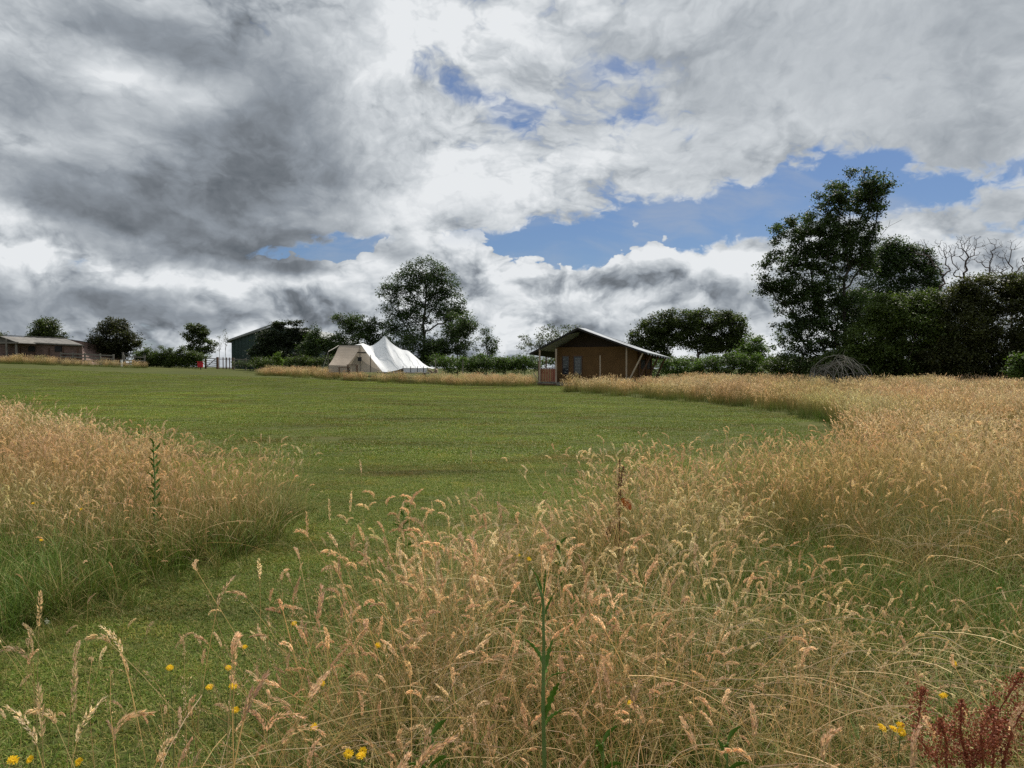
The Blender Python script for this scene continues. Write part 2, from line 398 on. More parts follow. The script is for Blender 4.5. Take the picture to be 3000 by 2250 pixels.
q4 = np.stack([idx[:-1, :-1], idx[:-1, 1:], idx[1:, 1:], idx[1:, :-1]], -1).reshape(-1, 4)
m = mat_new('lawn_ground'); p = geo_pos()
n1 = noise(p, .16, 4, .55); n2 = noise(p, 1.1, 5, .6); n3 = noise(p, 14, 5, .65); n4 = noise(vm('MULTIPLY', p, (.25, 1.6, 1)), .55, 4, .6)
c = mixc(ss(n1, .35, .65), (.055, .068, .016), (.080, .090, .022))
c = mixc(ss(n4, .45, .72, 0, .6), c, (.085, .100, .030))
c = mixc(ss(n2, .52, .78, 0, .65), c, (.095, .070, .032))
c = mixc(ss(n3, .35, .70, 0, .7), c, (.050, .055, .018))
finish(c, .95, .1, bump=n3, bstr=.6, bdist=.03)
M['lawn_ground'] = m
g = mesh_np('ground', np.stack([GX, GY, GZ], -1).reshape(-1, 3), q4, M['lawn_ground'], smooth=True); tag(g, kind='structure')

# ---------------------------------------------------------------- grass
def inpoly(X, Y, poly):
    X = np.asarray(X); Y = np.asarray(Y); r = np.zeros(X.shape, bool); n_ = len(poly)
    for i in range(n_):
        x0, y0 = poly[i]; x1, y1 = poly[(i + 1) % n_]
        if y0 == y1: continue
        c_ = ((y0 > Y) != (y1 > Y)) & (X < (x1 - x0) * (Y - y0) / (y1 - y0) + x0); r ^= c_
    return r
PA = [(-2.15, 6.9), (-2.3, 5.8), (-2.65, 5.0), (-2.95, 4.35), (-3.3, 3.6), (-4.2, 2.6), (-24, 2.6), (-24, 22), (-16, 18.5), (-10.4, 15), (-6.2, 11.2), (-4.4, 9.2), (-2.45, 7.7)]
PB = [(-1.0, .3), (-1.0, 1.7), (-.90, 2.2), (-.75, 2.9), (-.60, 3.6), (-.30, 4.6), (.02, 5.4), (1.1, 7.0), (1.9, 7.7), (2.8, 8.1), (3.7, 8.7), (5.1, 11.3), (6.8, 14.8), (8.25, 19), (8.9, 24), (8.2, 29.6), (5.5, 37), (2.9, 43.5), (3.4, 46), (6, 49), (9.4, 49.3), (11.5, 51), (13, 58), (18, 60), (80, 60), (80, .3)]
PC = [(1.3, 52), (-3, 54.5), (-8, 56.5), (-13.5, 58.5), (-17.5, 60.2), (-19, 62.4), (-13, 62.0), (-6, 61.5), (-3.5, 66), (2.0, 66), (1.9, 58)]
PD = [(-22.7, 64.5), (-16.5, 63.5), (-15.5, 68), (-17, 73), (-24, 74)]
PE = [(-62, 71), (-39, 74.5), (-38, 77), (-62, 79)]
rng = np.random.default_rng(7)
def inview(X, Y, mg=1.0): return (np.abs(X) < .70 * Y + mg + .6) & (Y > .5)

def ribbon(pts, w, side):
    """flat strip along pts (n,3) with widths w (n), sideways direction side"""
    a = pts + side * w[:, None] / 2; b = pts - side * w[:, None] / 2
    n_ = len(pts); V = np.empty((2 * n_, 3)); V[0::2] = a; V[1::2] = b
    i = np.arange(n_ - 1) * 2
    return V, np.stack([i, i + 1, i + 3, i + 2], -1)
class GB:
    def __init__(s): s.V = []; s.F = []; s.C = []; s.n = 0
    def add(s, V, Fq, C):
        s.V.append(V); s.F.append(Fq + s.n); s.C.append(np.broadcast_to(C, V.shape)); s.n += len(V)
    def out(s): return np.concatenate(s.V), np.concatenate(s.F), np.concatenate(s.C)
TAN = np.array([.70, .56, .36]); PINK = np.array([.66, .505, .345]); PALE = np.array([.78, .67, .49]); STEM = np.array([.42, .36, .165]); GOLD = np.array([.52, .39, .20])
GREEN = np.array([.085, .150, .022]); OLIVE = np.array([.20, .21, .06]); BASE = np.array([.075, .105, .02])
def stalk(gb, rg, x0=0., y0=0., h=.8, lean=.12, droop=.5, headlen=.085, headw=.011, nseg=7, nspike=26, stemw=.0021, headcol=TAN, a=None, spl=.0095, wr=.17):
    a = rg.uniform(0, 2 * np.pi) if a is None else a; dv = np.array([np.cos(a), np.sin(a), 0])
    n_ = nseg + 1; t = np.linspace(0, 1, n_)
    lx = lean * h * t ** 1.8; zz = h * t * (1 - .12 * lean)
    P_ = np.zeros((n_, 3)); P_[:, 0] = x0; P_[:, 1] = y0; P_ += dv * lx[:, None]; P_[:, 2] = zz
    # head curve: direction rotates from upright towards the ground
    m_ = 6; ang0 = np.arctan2(1.8 * lean, 1.0); ang = ang0 + np.linspace(0, 1, m_) ** .8 * droop * 2.2
    H = [P_[-1]]
    for k in range(m_ - 1): H.append(H[-1] + (dv * np.sin(ang[k]) + np.array([0, 0, np.cos(ang[k])])) * headlen / (m_ - 1))
    H = np.array(H)
    b = rg.uniform(0, np.pi); sd_ = np.array([np.cos(b), np.sin(b), 0])
    path = np.concatenate([P_, H[1:]]); w = np.full(len(path), stemw); w[-m_ + 1:] *= .6
    cc_ = np.zeros((len(path), 3)); tt = np.clip(path[:, 2] / h, 0, 1)[:, None]
    kk = np.clip((tt - .18) * 1.75, 0, 1); cc_ = BASE * (1 - kk) + (STEM if rg.random() < .5 else GOLD) * kk
    V, Fq = ribbon(path, w, sd_); gb.add(V, Fq, np.repeat(cc_, 2, 0))
    V, Fq = ribbon(path, w, np.cross(sd_, dv) if abs(sd_ @ dv) < .9 else np.array([-sd_[1], sd_[0], 0])); gb.add(V, Fq, np.repeat(cc_, 2, 0))
    # spikelets
    s_ = rg.uniform(0, 1, nspike); k = s_ * (m_ - 1); i0 = np.minimum(k.astype(int), m_ - 2); f = (k - i0)[:, None]
    c0 = H[i0] * (1 - f) + H[i0 + 1] * f; dr = H[i0 + 1] - H[i0]; dr /= np.linalg.norm(dr, axis=1)[:, None]
    prof = np.sin(np.pi * np.clip(s_ * .9 + .08, 0, 1)) ** .6
    rd = rg.normal(size=(nspike, 3)); rd -= (rd * dr).sum(1)[:, None] * dr; rd /= np.linalg.norm(rd, axis=1)[:, None]
    tip = dr * .85 + rd * .42; tip /= np.linalg.norm(tip, axis=1)[:, None]; sw = np.cross(tip, rg.normal(size=(nspike, 3))); sw /= np.linalg.norm(sw, axis=1)[:, None]
    L = (spl * rg.uniform(.7, 1.3, nspike))[:, None]; o = c0 + rd * (headw * .35 * prof)[:, None]
    wv = sw * (L * wr)
    V = np.stack([o - tip * L * .3, o + wv, o + tip * L * .8, o - wv], 1).reshape(-1, 3)
    col = headcol * rg.uniform(.72, 1.22, (nspike, 1)); gb.add(V, np.arange(nspike * 4).reshape(-1, 4), np.repeat(col, 4, 0))
def blade(gb, rg, x0, y0, h, w, lean, c0, c1, nseg=4):
    a = rg.uniform(0, 2 * np.pi); dv = np.array([np.cos(a), np.sin(a), 0]); t = np.linspace(0, 1, nseg + 1)
    P_ = np.zeros((nseg + 1, 3)); P_[:, 0] = x0; P_[:, 1] = y0
    P_ += dv * (lean * h * t ** 1.7)[:, None]; P_[:, 2] = h * (t - .45 * lean * t ** 2.6)
    b = a + np.pi / 2 + rg.uniform(-.7, .7); sd_ = np.array([np.cos(b), np.sin(b), 0])
    V, Fq = ribbon(P_, w * (1 - t ** 2 * .92), sd_)
    cc_ = c0 * (1 - t[:, None]) + c1 * t[:, None]; gb.add(V, Fq, np.repeat(cc_, 2, 0))
def coll(name): return bpy.data.collections.new(name)
def variants(cname, fn, n_, mat, seed):
    c_ = coll(cname)
    for i in range(n_):
        gb = GB(); fn(gb, np.random.default_rng(seed + i), i); V, Fq, C = gb.out()
        o = mesh_np('%s_%02d' % (cname, i), V, Fq, mat, C, link=False); c_.objects.link(o)
    return c_
def scatter(name, label_cat, c_, X, Y, Z, rot, scl, idx_):
    me = bpy.data.meshes.new(name); n_ = len(X)
    me.vertices.add(n_); me.vertices.foreach_set('co', np.stack([X, Y, Z], -1).astype(np.float32).ravel())
    for nm, ty, ar in (('rot', 'FLOAT_VECTOR', rot), ('scl', 'FLOAT', scl), ('vid', 'INT', idx_)):
        at_ = me.attributes.new(nm, ty, 'POINT')
        at_.data.foreach_set('vector' if ty == 'FLOAT_VECTOR' else 'value', np.ascontiguousarray(ar, dtype=np.int32 if ty == 'INT' else np.float32).ravel())
    o = bpy.data.objects.new(name, me); COL.objects.link(o)
    ng = bpy.data.node_groups.new(name + '_nodes', 'GeometryNodeTree')
    ng.interface.new_socket('Geometry', in_out='INPUT', socket_type='NodeSocketGeometry'); ng.interface.new_socket('Geometry', in_out='OUTPUT', socket_type='NodeSocketGeometry')
    N = ng.nodes.new; L = ng.links.new
    gi = N('NodeGroupInput'); go = N('NodeGroupOutput'); mp = N('GeometryNodeMeshToPoints'); ip = N('GeometryNodeInstanceOnPoints'); ci = N('GeometryNodeCollectionInfo')
    ci.inputs['Collection'].default_value = c_; ci.inputs['Separate Children'].default_value = True; ci.inputs['Reset Children'].default_value = True
    def na(nm, ty):
        a_ = N('GeometryNodeInputNamedAttribute'); a_.data_type = ty; a_.inputs[0].default_value = nm; return a_.outputs[0]
    e = N('FunctionNodeEulerToRotation'); L(na('rot', 'FLOAT_VECTOR'), e.inputs[0])
    L(gi.outputs[0], mp.inputs[0]); L(mp.outputs[0], ip.inputs['Points']); L(ci.outputs[0], ip.inputs['Instance'])
    ip.inputs['Pick Instance'].default_value = True
    L(na('vid', 'INT'), ip.inputs['Instance Index']); L(e.outputs[0], ip.inputs['Rotation']); L(na('scl', 'FLOAT'), ip.inputs['Scale']); L(ip.outputs[0], go.inputs[0])
    md = o.modifiers.new('scatter', 'NODES'); md.node_group = ng
    tag(o, *label_cat, kind='stuff'); return o
def field(n_, x0, x1, y0, y1, dens, r_=rng):
    """n_ candidates per m2 in a rectangle, thinned by dens(X, Y) in 0..1"""
    k = int(n_ * (x1 - x0) * (y1 - y0)); X = r_.uniform(x0, x1, k); Y = r_.uniform(y0, y1, k)
    keep = r_.random(k) < dens(X, Y); return X[keep], Y[keep]
def tiltrot(n_, lx, ly, s=.12):
    """small tilts (lx, ly as mean lean) after a random spin"""
    return np.stack([rng.normal(0, s, n_) - ly, rng.normal(0, s, n_) + lx, rng.uniform(0, 6.283, n_)], -1)

HCOL = [TAN, PINK, PALE, TAN, PINK, TAN * .9, PALE, PINK * .92]
def near_stalk(gb, rg, i):
    stalk(gb, rg, h=rg.uniform(.62, .92), lean=rg.uniform(.05, .35), droop=rg.uniform(.1, .95), headlen=rg.uniform(.065, .11), headw=rg.uniform(.010, .018), nspike=100, headcol=HCOL[i % 8])
def near_wisp(gb, rg, i): # fine bent grass: thin open heads
    stalk(gb, rg, h=rg.uniform(.6, .85), lean=rg.uniform(.05, .3), droop=rg.uniform(.1, .6), headlen=rg.uniform(.08, .13), headw=.024, nspike=34, spl=.0055, headcol=HCOL[(i + 1) % 8] * .92, stemw=.0016)
def near_tuft(gb, rg, i):
    for k in range(12):
        r0 = rg.uniform(0, .05); a = rg.uniform(0, 6.28)
        dry = rg.random() < (.25 if i < 6 else .75)
        c0, c1 = (OLIVE * .8, STEM * 1.1) if dry else (GREEN * .8, GREEN * 1.5)
        blade(gb, rg, r0 * np.cos(a), r0 * np.sin(a), rg.uniform(.2, .5), rg.uniform(.003, .0048), rg.uniform(.15, .9), c0, c1)
C_ST = variants('stalk', near_stalk, 16, M['grass'], 10)
C_WI = variants('wisp', near_wisp, 10, M['grass'], 40)
C_TU = variants('tuft', near_tuft, 10, M['grass'], 60)
def mid_clump(gb, rg, i, n_=16, R=.17, sw=.0032):
    for k in range(n_):
        r0 = R * np.sqrt(rg.random()); a = rg.uniform(0, 6.28)
        stalk(gb, rg, r0 * np.cos(a), r0 * np.sin(a), h=rg.uniform(.6, .9), lean=rg.uniform(.05, .3), droop=rg.uniform(.1, .7), headlen=rg.uniform(.07, .11), headw=.013, nseg=3, nspike=15, spl=.022, stemw=sw, headcol=HCOL[k % 8] * .97)
    for k in range(9):
        r0 = R * np.sqrt(rg.random()); a = rg.uniform(0, 6.28)
        dry = rg.random() < .35; c0, c1 = (OLIVE * .8, STEM) if dry else (GREEN * .8, GREEN * 1.6)
        blade(gb, rg, r0 * np.cos(a), r0 * np.sin(a), rg.uniform(.25, .5), .007, rg.uniform(.1, .6), c0, c1, 3)
def far_clump(gb, rg, i): 
    for k in range(46):
        r0 = .5 * np.sqrt(rg.random()); a = rg.uniform(0, 6.28)
        stalk(gb, rg, r0 * np.cos(a), r0 * np.sin(a), h=rg.uniform(.5, .95), lean=rg.uniform(.05, .25), droop=rg.uniform(.1, .6), headlen=rg.uniform(.09, .14), headw=.02, nseg=2, nspike=5, spl=.05, stemw=.007, headcol=HCOL[k % 8] * .95)
    for k in range(34):
        r0 = .5 * np.sqrt(rg.random()); a = rg.uniform(0, 6.28)
        blade(gb, rg, r0 * np.cos(a), r0 * np.sin(a), rg.uniform(.2, .5), .018, rg.uniform(.1, .5), GREEN, OLIVE * 1.1, 2)
C_MI = variants('midclump', mid_clump, 8, M['grass'], 80)
C_FA = variants('farclump', far_clump, 6, M['grass'], 100)
def turf_patch(gb, rg, i):
    for k in range(1500):
        dry = rg.random() < .30; c0, c1 = (OLIVE, STEM) if dry else (GREEN * .9, (GREEN + [.03, .01, .005]) * rg.uniform(1.1, 1.8))
        blade(gb, rg, rg.uniform(-.26, .26), rg.uniform(-.26, .26), rg.uniform(.012, .036), rg.uniform(.0028, .0045), rg.uniform(.3, 1.8), c0, c1, 2)
def turf_far(gb, rg, i):
    for k in range(1700):
        dry = rg.random() < .25; c0, c1 = (OLIVE, STEM * .9) if dry else (GREEN * 1.1, (GREEN + [.04, .01, .008]) * rg.uniform(1.2, 1.9))
        blade(gb, rg, rg.uniform(-.75, .75), rg.uniform(-.75, .75), rg.uniform(.015, .04), rg.uniform(.010, .017), rg.uniform(.3, 1.6), c0, c1, 2)
C_TF = variants('turf', turf_patch, 6, M['turf'], 120)
C_TG = variants('turffar', turf_far, 6, M['turf'], 130)

LUSH = [(2.75, 4.15, 1.35, .62), (3.4, 3.95, 1.1, .6), (2.15, 5.1, .38, .75), (1.45, 4.15, .6, .32), (.28, 3.75, .25, .35), (-.1, 1.6, .35, .25), (.9, 1.75, .5, .3), (.45, 5.6, .3, .3), (-3.4, 4.6, 1.0, .55), (-4.6, 4.4, 1.2, .75)]
def lush(X, Y):
    v = np.zeros(X.shape)
    for cx, cy, rx, ry in LUSH: v = np.maximum(v, 1.25 - np.sqrt(((X - cx) / rx) ** 2 + ((Y - cy) / ry) ** 2))
    return np.clip(v * 2.4 + (fbm2(X, Y, 2.4, 91) - .5) * 1.1 * (v > 0), 0, 1)
def edge_soft(X, Y): # jitter the borders
    j = .30; a = (noise2(X, Y, 1.7, 5) - .5) * j * 2; b_ = (noise2(X, Y, 1.7, 9) - .5) * j * 2; return X + a, Y + b_
def tallmask(X, Y):
    Xj, Yj = edge_soft(X, Y); return inpoly(Xj, Yj, PA) | inpoly(Xj, Yj, PB)
def d_near(X, Y):
    return tallmask(X, Y) * inview(X, Y) * (Y < 9.5) * (1 - .96 * lush(X, Y)) * np.where(X < -1.7, .8, np.clip(.10 + 3.2 * (fbm2(X, Y, 1.9, 2) - .28), .10, 1))
def frontslope(X, Y): # left patch gets shorter and greener towards its front foot
    return np.where(X < -1.7, .94, 1) * np.where(X < -1.7, .35 + .65 * sst(Y + .25 * X * 0, 4.6, 6.0), 1.0)
X, Y = field(540, -8, 8, .9, 9.5, d_near)
Xm, Ym = field(520, -.7, 3.4, 1.7, 4.0, lambda X, Y: tallmask(X, Y) * np.clip(np.maximum(1.25 - np.sqrt(((X - 1.75) / 1.3) ** 2 + ((Y - 2.9) / .8) ** 2), 1.25 - np.sqrt(((X + .2) / .5) ** 2 + ((Y - 2.6) / .7) ** 2)), 0, 1))
X = np.r_[X, Xm]; Y = np.r_[Y, Ym]
keep = rng.random(len(X)) < np.where(X < -1.7, np.clip((Y - 4.6) / 1.2, .10, 1), 1); X, Y = X[keep], Y[keep]
kl = np.where(X < -1.7, .4, 1); lx = (fbm2(X, Y, 1.7, 21) - .5) * 3.0 * kl; ly = (fbm2(X, Y, 1.7, 31) - .5) * 2.4 * kl
MAT = np.clip(1.3 - np.sqrt(((X - 1.75) / 1.3) ** 2 + ((Y - 2.9) / 1.0) ** 2), 0, 1) # flattened mass
MAT2 = np.clip(1.2 - np.sqrt(((X + .05) / .6) ** 2 + ((Y - 2.35) / .5) ** 2), 0, 1)
flat = np.maximum(MAT, MAT2)
rot = tiltrot(len(X), lx * .5 - .85 * MAT + .6 * MAT2, ly * .5 + .60 * flat, .17)
scl = rng.uniform(.66, 1.08, len(X)) * frontslope(X, Y) * (1 - .40 * flat) * (.72 + .5 * fbm2(X, Y, .7, 44)) * (1 - .35 * lush(X, Y))
Z = terr(X, Y)
wisp = rng.random(len(X)) < np.clip(.42 + (fbm2(X, Y, .8, 51) - .5) * 2.4, .10, .9)
scatter('tall_seeding_grass', ('tall tan grass with drooping fluffy seed heads in the foreground', 'grass'), C_ST, X[~wisp], Y[~wisp], Z[~wisp], rot[~wisp], scl[~wisp], rng.integers(0, 16, (~wisp).sum()))
scatter('wispy_grass', ('fine golden grass stalks with thin open seed heads in the foreground', 'grass'), C_WI, X[wisp], Y[wisp], Z[wisp], rot[wisp], scl[wisp], rng.integers(0, 10, wisp.sum()))
def d_tuft(X, Y): return tallmask(X, Y) * inview(X, Y) * (Y < 9.5) * np.clip(.5 + lush(X, Y), 0, 1)
X, Y = field(300, -8, 8, .9, 9.5, d_tuft)
lu = lush(X, Y); green = (rng.random(len(X)) < np.clip(lu + np.where(X < -1.7, 1 - (Y - 4.4) / 2.5, 0) + .45 * fbm2(X, Y, .9, 71) + .15, 0, 1))
scatter('green_grass_tufts', ('green leafy grass growing between the tan stalks', 'grass'), C_TU, X, Y, terr(X, Y), tiltrot(len(X), 0, 0, .15), rng.uniform(.7, 1.2, len(X)) * (1 - .1 * lu), np.where(green, rng.integers(0, 6, len(X)), rng.integers(6, 10, len(X))))
def straw(gb, rg, i):
    for k in range(5):
        a = rg.uniform(0, 6.28); L = rg.uniform(.2, .55); x0, y0 = rg.normal(0, .08, 2); z0 = rg.uniform(.03, .45); dz_ = rg.uniform(-.15, .30) * L; t = np.linspace(0, 1, 5)
        P_ = np.stack([x0 + np.cos(a) * L * (t - .5), y0 + np.sin(a) * L * (t - .5), z0 + dz_ * t + .04 * np.sin(t * 3.1)], -1)
        V, Fq = ribbon(P_, np.full(5, .0024), np.array([-np.sin(a) * .5, np.cos(a) * .5, .8])); gb.add(V, Fq, (PALE, STEM * 1.15, GOLD)[k % 3] * rg.uniform(.75, 1.05))
C_SW = variants('straw', straw, 8, M['grass'], 160)
def d_straw(X, Y): return tallmask(X, Y) * inview(X, Y) * (Y < 6) * np.clip(.15 + 1.1 * (fbm2(X, Y, 1.0, 61) - .35) + (Y < 3.6) * .25, 0, 1) * (1 - .8 * lush(X, Y)) * np.where(X < -1.7, .2, 1)
X, Y = field(80, -5, 6, .9, 6, d_straw)
scatter('fallen_straw', ('pale dry fallen stems lying criss-cross in the tall grass', 'straw'), C_SW, X, Y, terr(X, Y), tiltrot(len(X), 0, 0, .15), rng.uniform(.8, 1.1, len(X)), rng.integers(0, 8, len(X)))
# single stalks straying over the mown path
def d_stray(X, Y):
    a = (X > -2.1) & (X < -.8) & (Y > 1.2) & (Y < 3.3); b_ = (X > -1.2) & (X < 0) & (Y >= 3.3) & (Y < 5.4)
    return (a * np.clip((X + 2.3) / 1.2, .12, 1) * .8 + b_ * .14) * ~inpoly(X, Y, PB)
X, Y = field(62, -2.2, 0, 1.2, 5.4, d_stray)
scatter('stray_grass_stalks', ('scattered single tan grass stalks over the mown path at lower left', 'grass'), C_ST, X, Y, terr(X, Y), tiltrot(len(X), .0, -.05, .10), rng.uniform(.6, .85, len(X)), rng.integers(0, 16, len(X)))
def d_mid(X, Y): return tallmask(X, Y) * inview(X, Y) * (Y >= 9) * (Y < 24) * (1 - .9 * lush(X, Y)) * np.clip(.15 + 1.5 * fbm2(X, Y, .9, 12), 0, 1)
X, Y = field(17, -18, 19, 9, 24, d_mid)
scatter('meadow_grass', ('tall pinkish tan meadow grass right of the mown lawn', 'grass'), C_MI, X, Y, terr(X, Y), tiltrot(len(X), 0, 0, .12), rng.uniform(.72, 1.15, len(X)) * (.72 + .5 * fbm2(X, Y, .4, 14)), rng.integers(0, 8, len(X)))
def d_far(X, Y):
    m_ = tallmask(X, Y) & (Y >= 23)
    for q_ in (PC, PD, PE): m_ = m_ | inpoly(*edge_soft(X, Y), q_)
    return m_ * inview(X, Y, 3)
X, Y = field(2.6, -62, 50, 23, 80, d_far)
scatter('distant_meadow_grass', ('pale tan tall grass in front of the tent, lodge and trees', 'grass'), C_FA, X, Y, terr(X, Y) - .02, tiltrot(len(X), 0, 0, .12), rng.uniform(.6, 1.15, len(X)) * (.55 + .6 * fbm2(X, Y, .55, 15)) * np.where(X < 1.5, .92, 1), rng.integers(0, 6, len(X)))
X, Y = field(170, -3.0, -.5, 1.1, 4.6, lambda X, Y: ~inpoly(X, Y, PB) * inview(X, Y) * np.clip(fbm2(X, Y, 1.5, 95) * 1.8 - .2, 0, 1) * np.clip((4.6 - Y) / 1.5, 0, 1))
scatter('rough_grass', ('ankle high loose green grass at the lower left corner', 'grass'), C_TU, X, Y, terr(X, Y), tiltrot(len(X), 0, 0, .35), rng.uniform(.16, .44, len(X)), rng.integers(0, 9, len(X)))
# ragged fringe of half-height grass outside the tall patches
def near_edge(X, Y):
    m_ = tallmask(X, Y); o_ = np.zeros(X.shape, bool)
    for a in np.arange(0, 6.28, .785): o_ |= tallmask(X + .28 * np.cos(a), Y + .28 * np.sin(a))
    return (o_ & ~m_) * inview(X, Y) * np.clip(fbm2(X, Y, 2.0, 81) * 1.8 - .35, 0, 1)
X, Y = field(260, -9, 9, 2.5, 12, near_edge)
scatter('fringe_grass', ('half height green grass along the ragged edge of the mown path', 'grass'), C_TU, X, Y, terr(X, Y), tiltrot(len(X), 0, 0, .3), rng.uniform(.22, .62, len(X)), rng.integers(0, 8, len(X)))
X, Y = field(26, -9, 9, 2.5, 12, near_edge)
scatter('fringe_stalks', ('few short tan stalks leaning over the edge of the mown path', 'grass'), C_ST, X, Y, terr(X, Y), tiltrot(len(X), 0, 0, .35), rng.uniform(.4, .8, len(X)), rng.integers(0, 16, len(X)))
# mown turf
def mown(X, Y): return ~tallmask(X, Y) & inview(X, Y, .8)
sp = .34; xx, yy = np.meshgrid(np.arange(-9, 9, sp), np.arange(1.2, 13, sp)); X = xx.ravel() + rng.uniform(-.1, .1, xx.size); Y = yy.ravel() + rng.uniform(-.1, .1, xx.size)
k = inview(X, Y, .8); X, Y = X[k], Y[k]
scatter('mown_grass', ('short mown green grass of the path and near lawn', 'grass'), C_TF, X, Y, terr(X, Y), np.stack([0 * X, 0 * X, rng.uniform(0, 6.28, len(X))], -1), rng.uniform(.8, 1.2, len(X)), rng.integers(0, 6, len(X)))
sp = 1.15; xx, yy = np.meshgrid(np.arange(-40, 12, sp), np.arange(12, 60, sp)); X = xx.ravel() + rng.uniform(-.3, .3, xx.size); Y = yy.ravel() + rng.uniform(-.3, .3, xx.size)
k = mown(X, Y); X, Y = X[k], Y[k]
scatter('lawn_grass', ('short mown green grass of the wide lawn', 'grass'), C_TG, X, Y, terr(X, Y), np.stack([0 * X, 0 * X, rng.uniform(0, 6.28, len(X))], -1), rng.uniform(.8, 1.2, len(X)), rng.integers(0, 6, len(X)))

# ---------------------------------------------------------------- trees
def skeleton(rg, base, trunk_pts, clumps, step=.45, jit=.10, sag=.0, bias=.35):
    """nodes, parents: trunk polyline, then each clump centre joins the nearest node by a crooked path"""
    P_ = [np.array(p, float) for p in trunk_pts]; par = [-1] + list(range(len(P_) - 1)); dl = [0.0]
    for i in range(1, len(P_)): dl.append(dl[-1] + np.linalg.norm(P_[i] - P_[i - 1]))
    start = 1 if len(P_) > 2 else 0
    top = P_[-1]; mid = P_[max(len(P_) // 2, 0)]
    order = np.argsort([np.linalg.norm(c_ - mid) for c_ in clumps])
    ends = []
    cap = len(P_) + len(clumps) * 14 + 50
    A = np.zeros((cap, 3)); D = np.full(cap, 1e9); n_ = len(P_); A[:n_] = P_; D[:n_] = dl; D[0] = 1e9 if start else 0
    par = par + [0] * (cap - n_)
    for ci in order:
        c_ = clumps[ci]; v = c_ - A[:n_]; dist = np.sqrt((v ** 2).sum(1))
        down = np.clip(-(v[:, 2]), 0, None)                       # prefer growing upwards and outwards
        k = int(np.argmin(dist + bias * np.minimum(D[:n_], 1e8) + 1.2 * down))
        L = dist[k]; m_ = max(1, int(L / step)); p = A[k].copy(); last = k
        for j in range(m_):
            t = (j + 1) / m_; q_ = A[k] * (1 - t) + c_ * t
            if j < m_ - 1: q_ = q_ + rg.normal(0, jit, 3) * min(L, 2); q_[2] -= sag * math.sin(t * math.pi) * L
            if n_ >= cap: break
            A[n_] = q_; D[n_] = D[last] + np.linalg.norm(q_ - A[last]) if D[last] < 1e8 else np.linalg.norm(q_ - A[last]); par[n_] = last; last = n_; n_ += 1
        ends.append(last)
    return A[:n_], par[:n_], ends
def wood_mesh(A, par, tip=.010, expo=2.2, rmax=None, base_flare=1.25):
    n_ = len(A); w = np.zeros(n_); ch = np.zeros(n_)
    for i in range(n_ - 1, -1, -1):
        if ch[i] == 0: w[i] = tip ** expo
        if par[i] >= 0 and i > 0: w[par[i]] += w[i]; ch[par[i]] += 1
    r_ = w ** (1 / expo)
    if rmax: r_ = r_ * min(1.0, rmax / r_[0]) if r_[0] > rmax else r_ ; r_ = np.maximum(r_, tip * .7)
    V = []; Fq = []; c0 = 0
    for i in range(1, n_):
        a = A[par[i]]; b = A[i]; d_ = b - a; L = np.linalg.norm(d_)
        if L < 1e-5: continue
        d_ /= L; u = np.cross(d_, [0.3, .9, .2]); u /= np.linalg.norm(u); v = np.cross(d_, u)
        k = 6 if r_[i] > .05 else (4 if r_[i] > .02 else 3); ra = min(r_[par[i]], r_[i] * 1.35); rb = r_[i]
        if par[i] == 0: ra = r_[0] * base_flare
        th = np.arange(k) * 2 * np.pi / k; ring = np.cos(th)[:, None] * u + np.sin(th)[:, None] * v
        V.append(a - d_ * ra * .2 + ring * ra); V.append(b + ring * rb)
        j = np.arange(k); Fq.append(np.stack([c0 + j, c0 + (j + 1) % k, c0 + k + (j + 1) % k, c0 + k + j], -1)); c0 += 2 * k
    return np.concatenate(V), np.concatenate(Fq)
def leaves(rg, cen, rad, nper, size, col, cvar=.25, flat=.65, elong=.55):
    n_ = len(cen) * nper; c_ = np.repeat(cen, nper, 0); rr = np.repeat(rad, nper)
    off = rg.normal(0, .5, (n_, 3)) * rr[:, None]; off[:, 2] *= flat
    p = c_ + off; nrm = rg.normal(size=(n_, 3)); nrm[:, 2] = np.abs(nrm[:, 2]) + .5; nrm /= np.linalg.norm(nrm, axis=1)[:, None]
    u = np.cross(nrm, rg.normal(size=(n_, 3))); u /= np.linalg.norm(u, axis=1)[:, None]; v = np.cross(nrm, u)
    s_ = (size * rg.uniform(.6, 1.35, n_))[:, None]
    V = np.stack([p - u * s_ * .5, p + v * s_ * elong * .5 + nrm * s_ * .06, p + u * s_ * .5, p - v * s_ * elong * .5 + nrm * s_ * .06], 1).reshape(-1, 3)
    tone = np.repeat(rg.uniform(1 - cvar, 1 + cvar, len(cen)), nper) * rg.uniform(.75, 1.25, n_)
    C = np.asarray(col)[None] * tone[:, None]; return V, np.arange(n_ * 4).reshape(-1, 4), np.repeat(C, 4, 0)
LG = {'dark': (.044, .070, .022), 'ash': (.046, .075, .026), 'oak': (.050, .068, .020), 'haw': (.062, .090, .020), 'mid': (.070, .115, .024), 'bright': (.10, .16, .02), 'grey': (.07, .09, .05)}
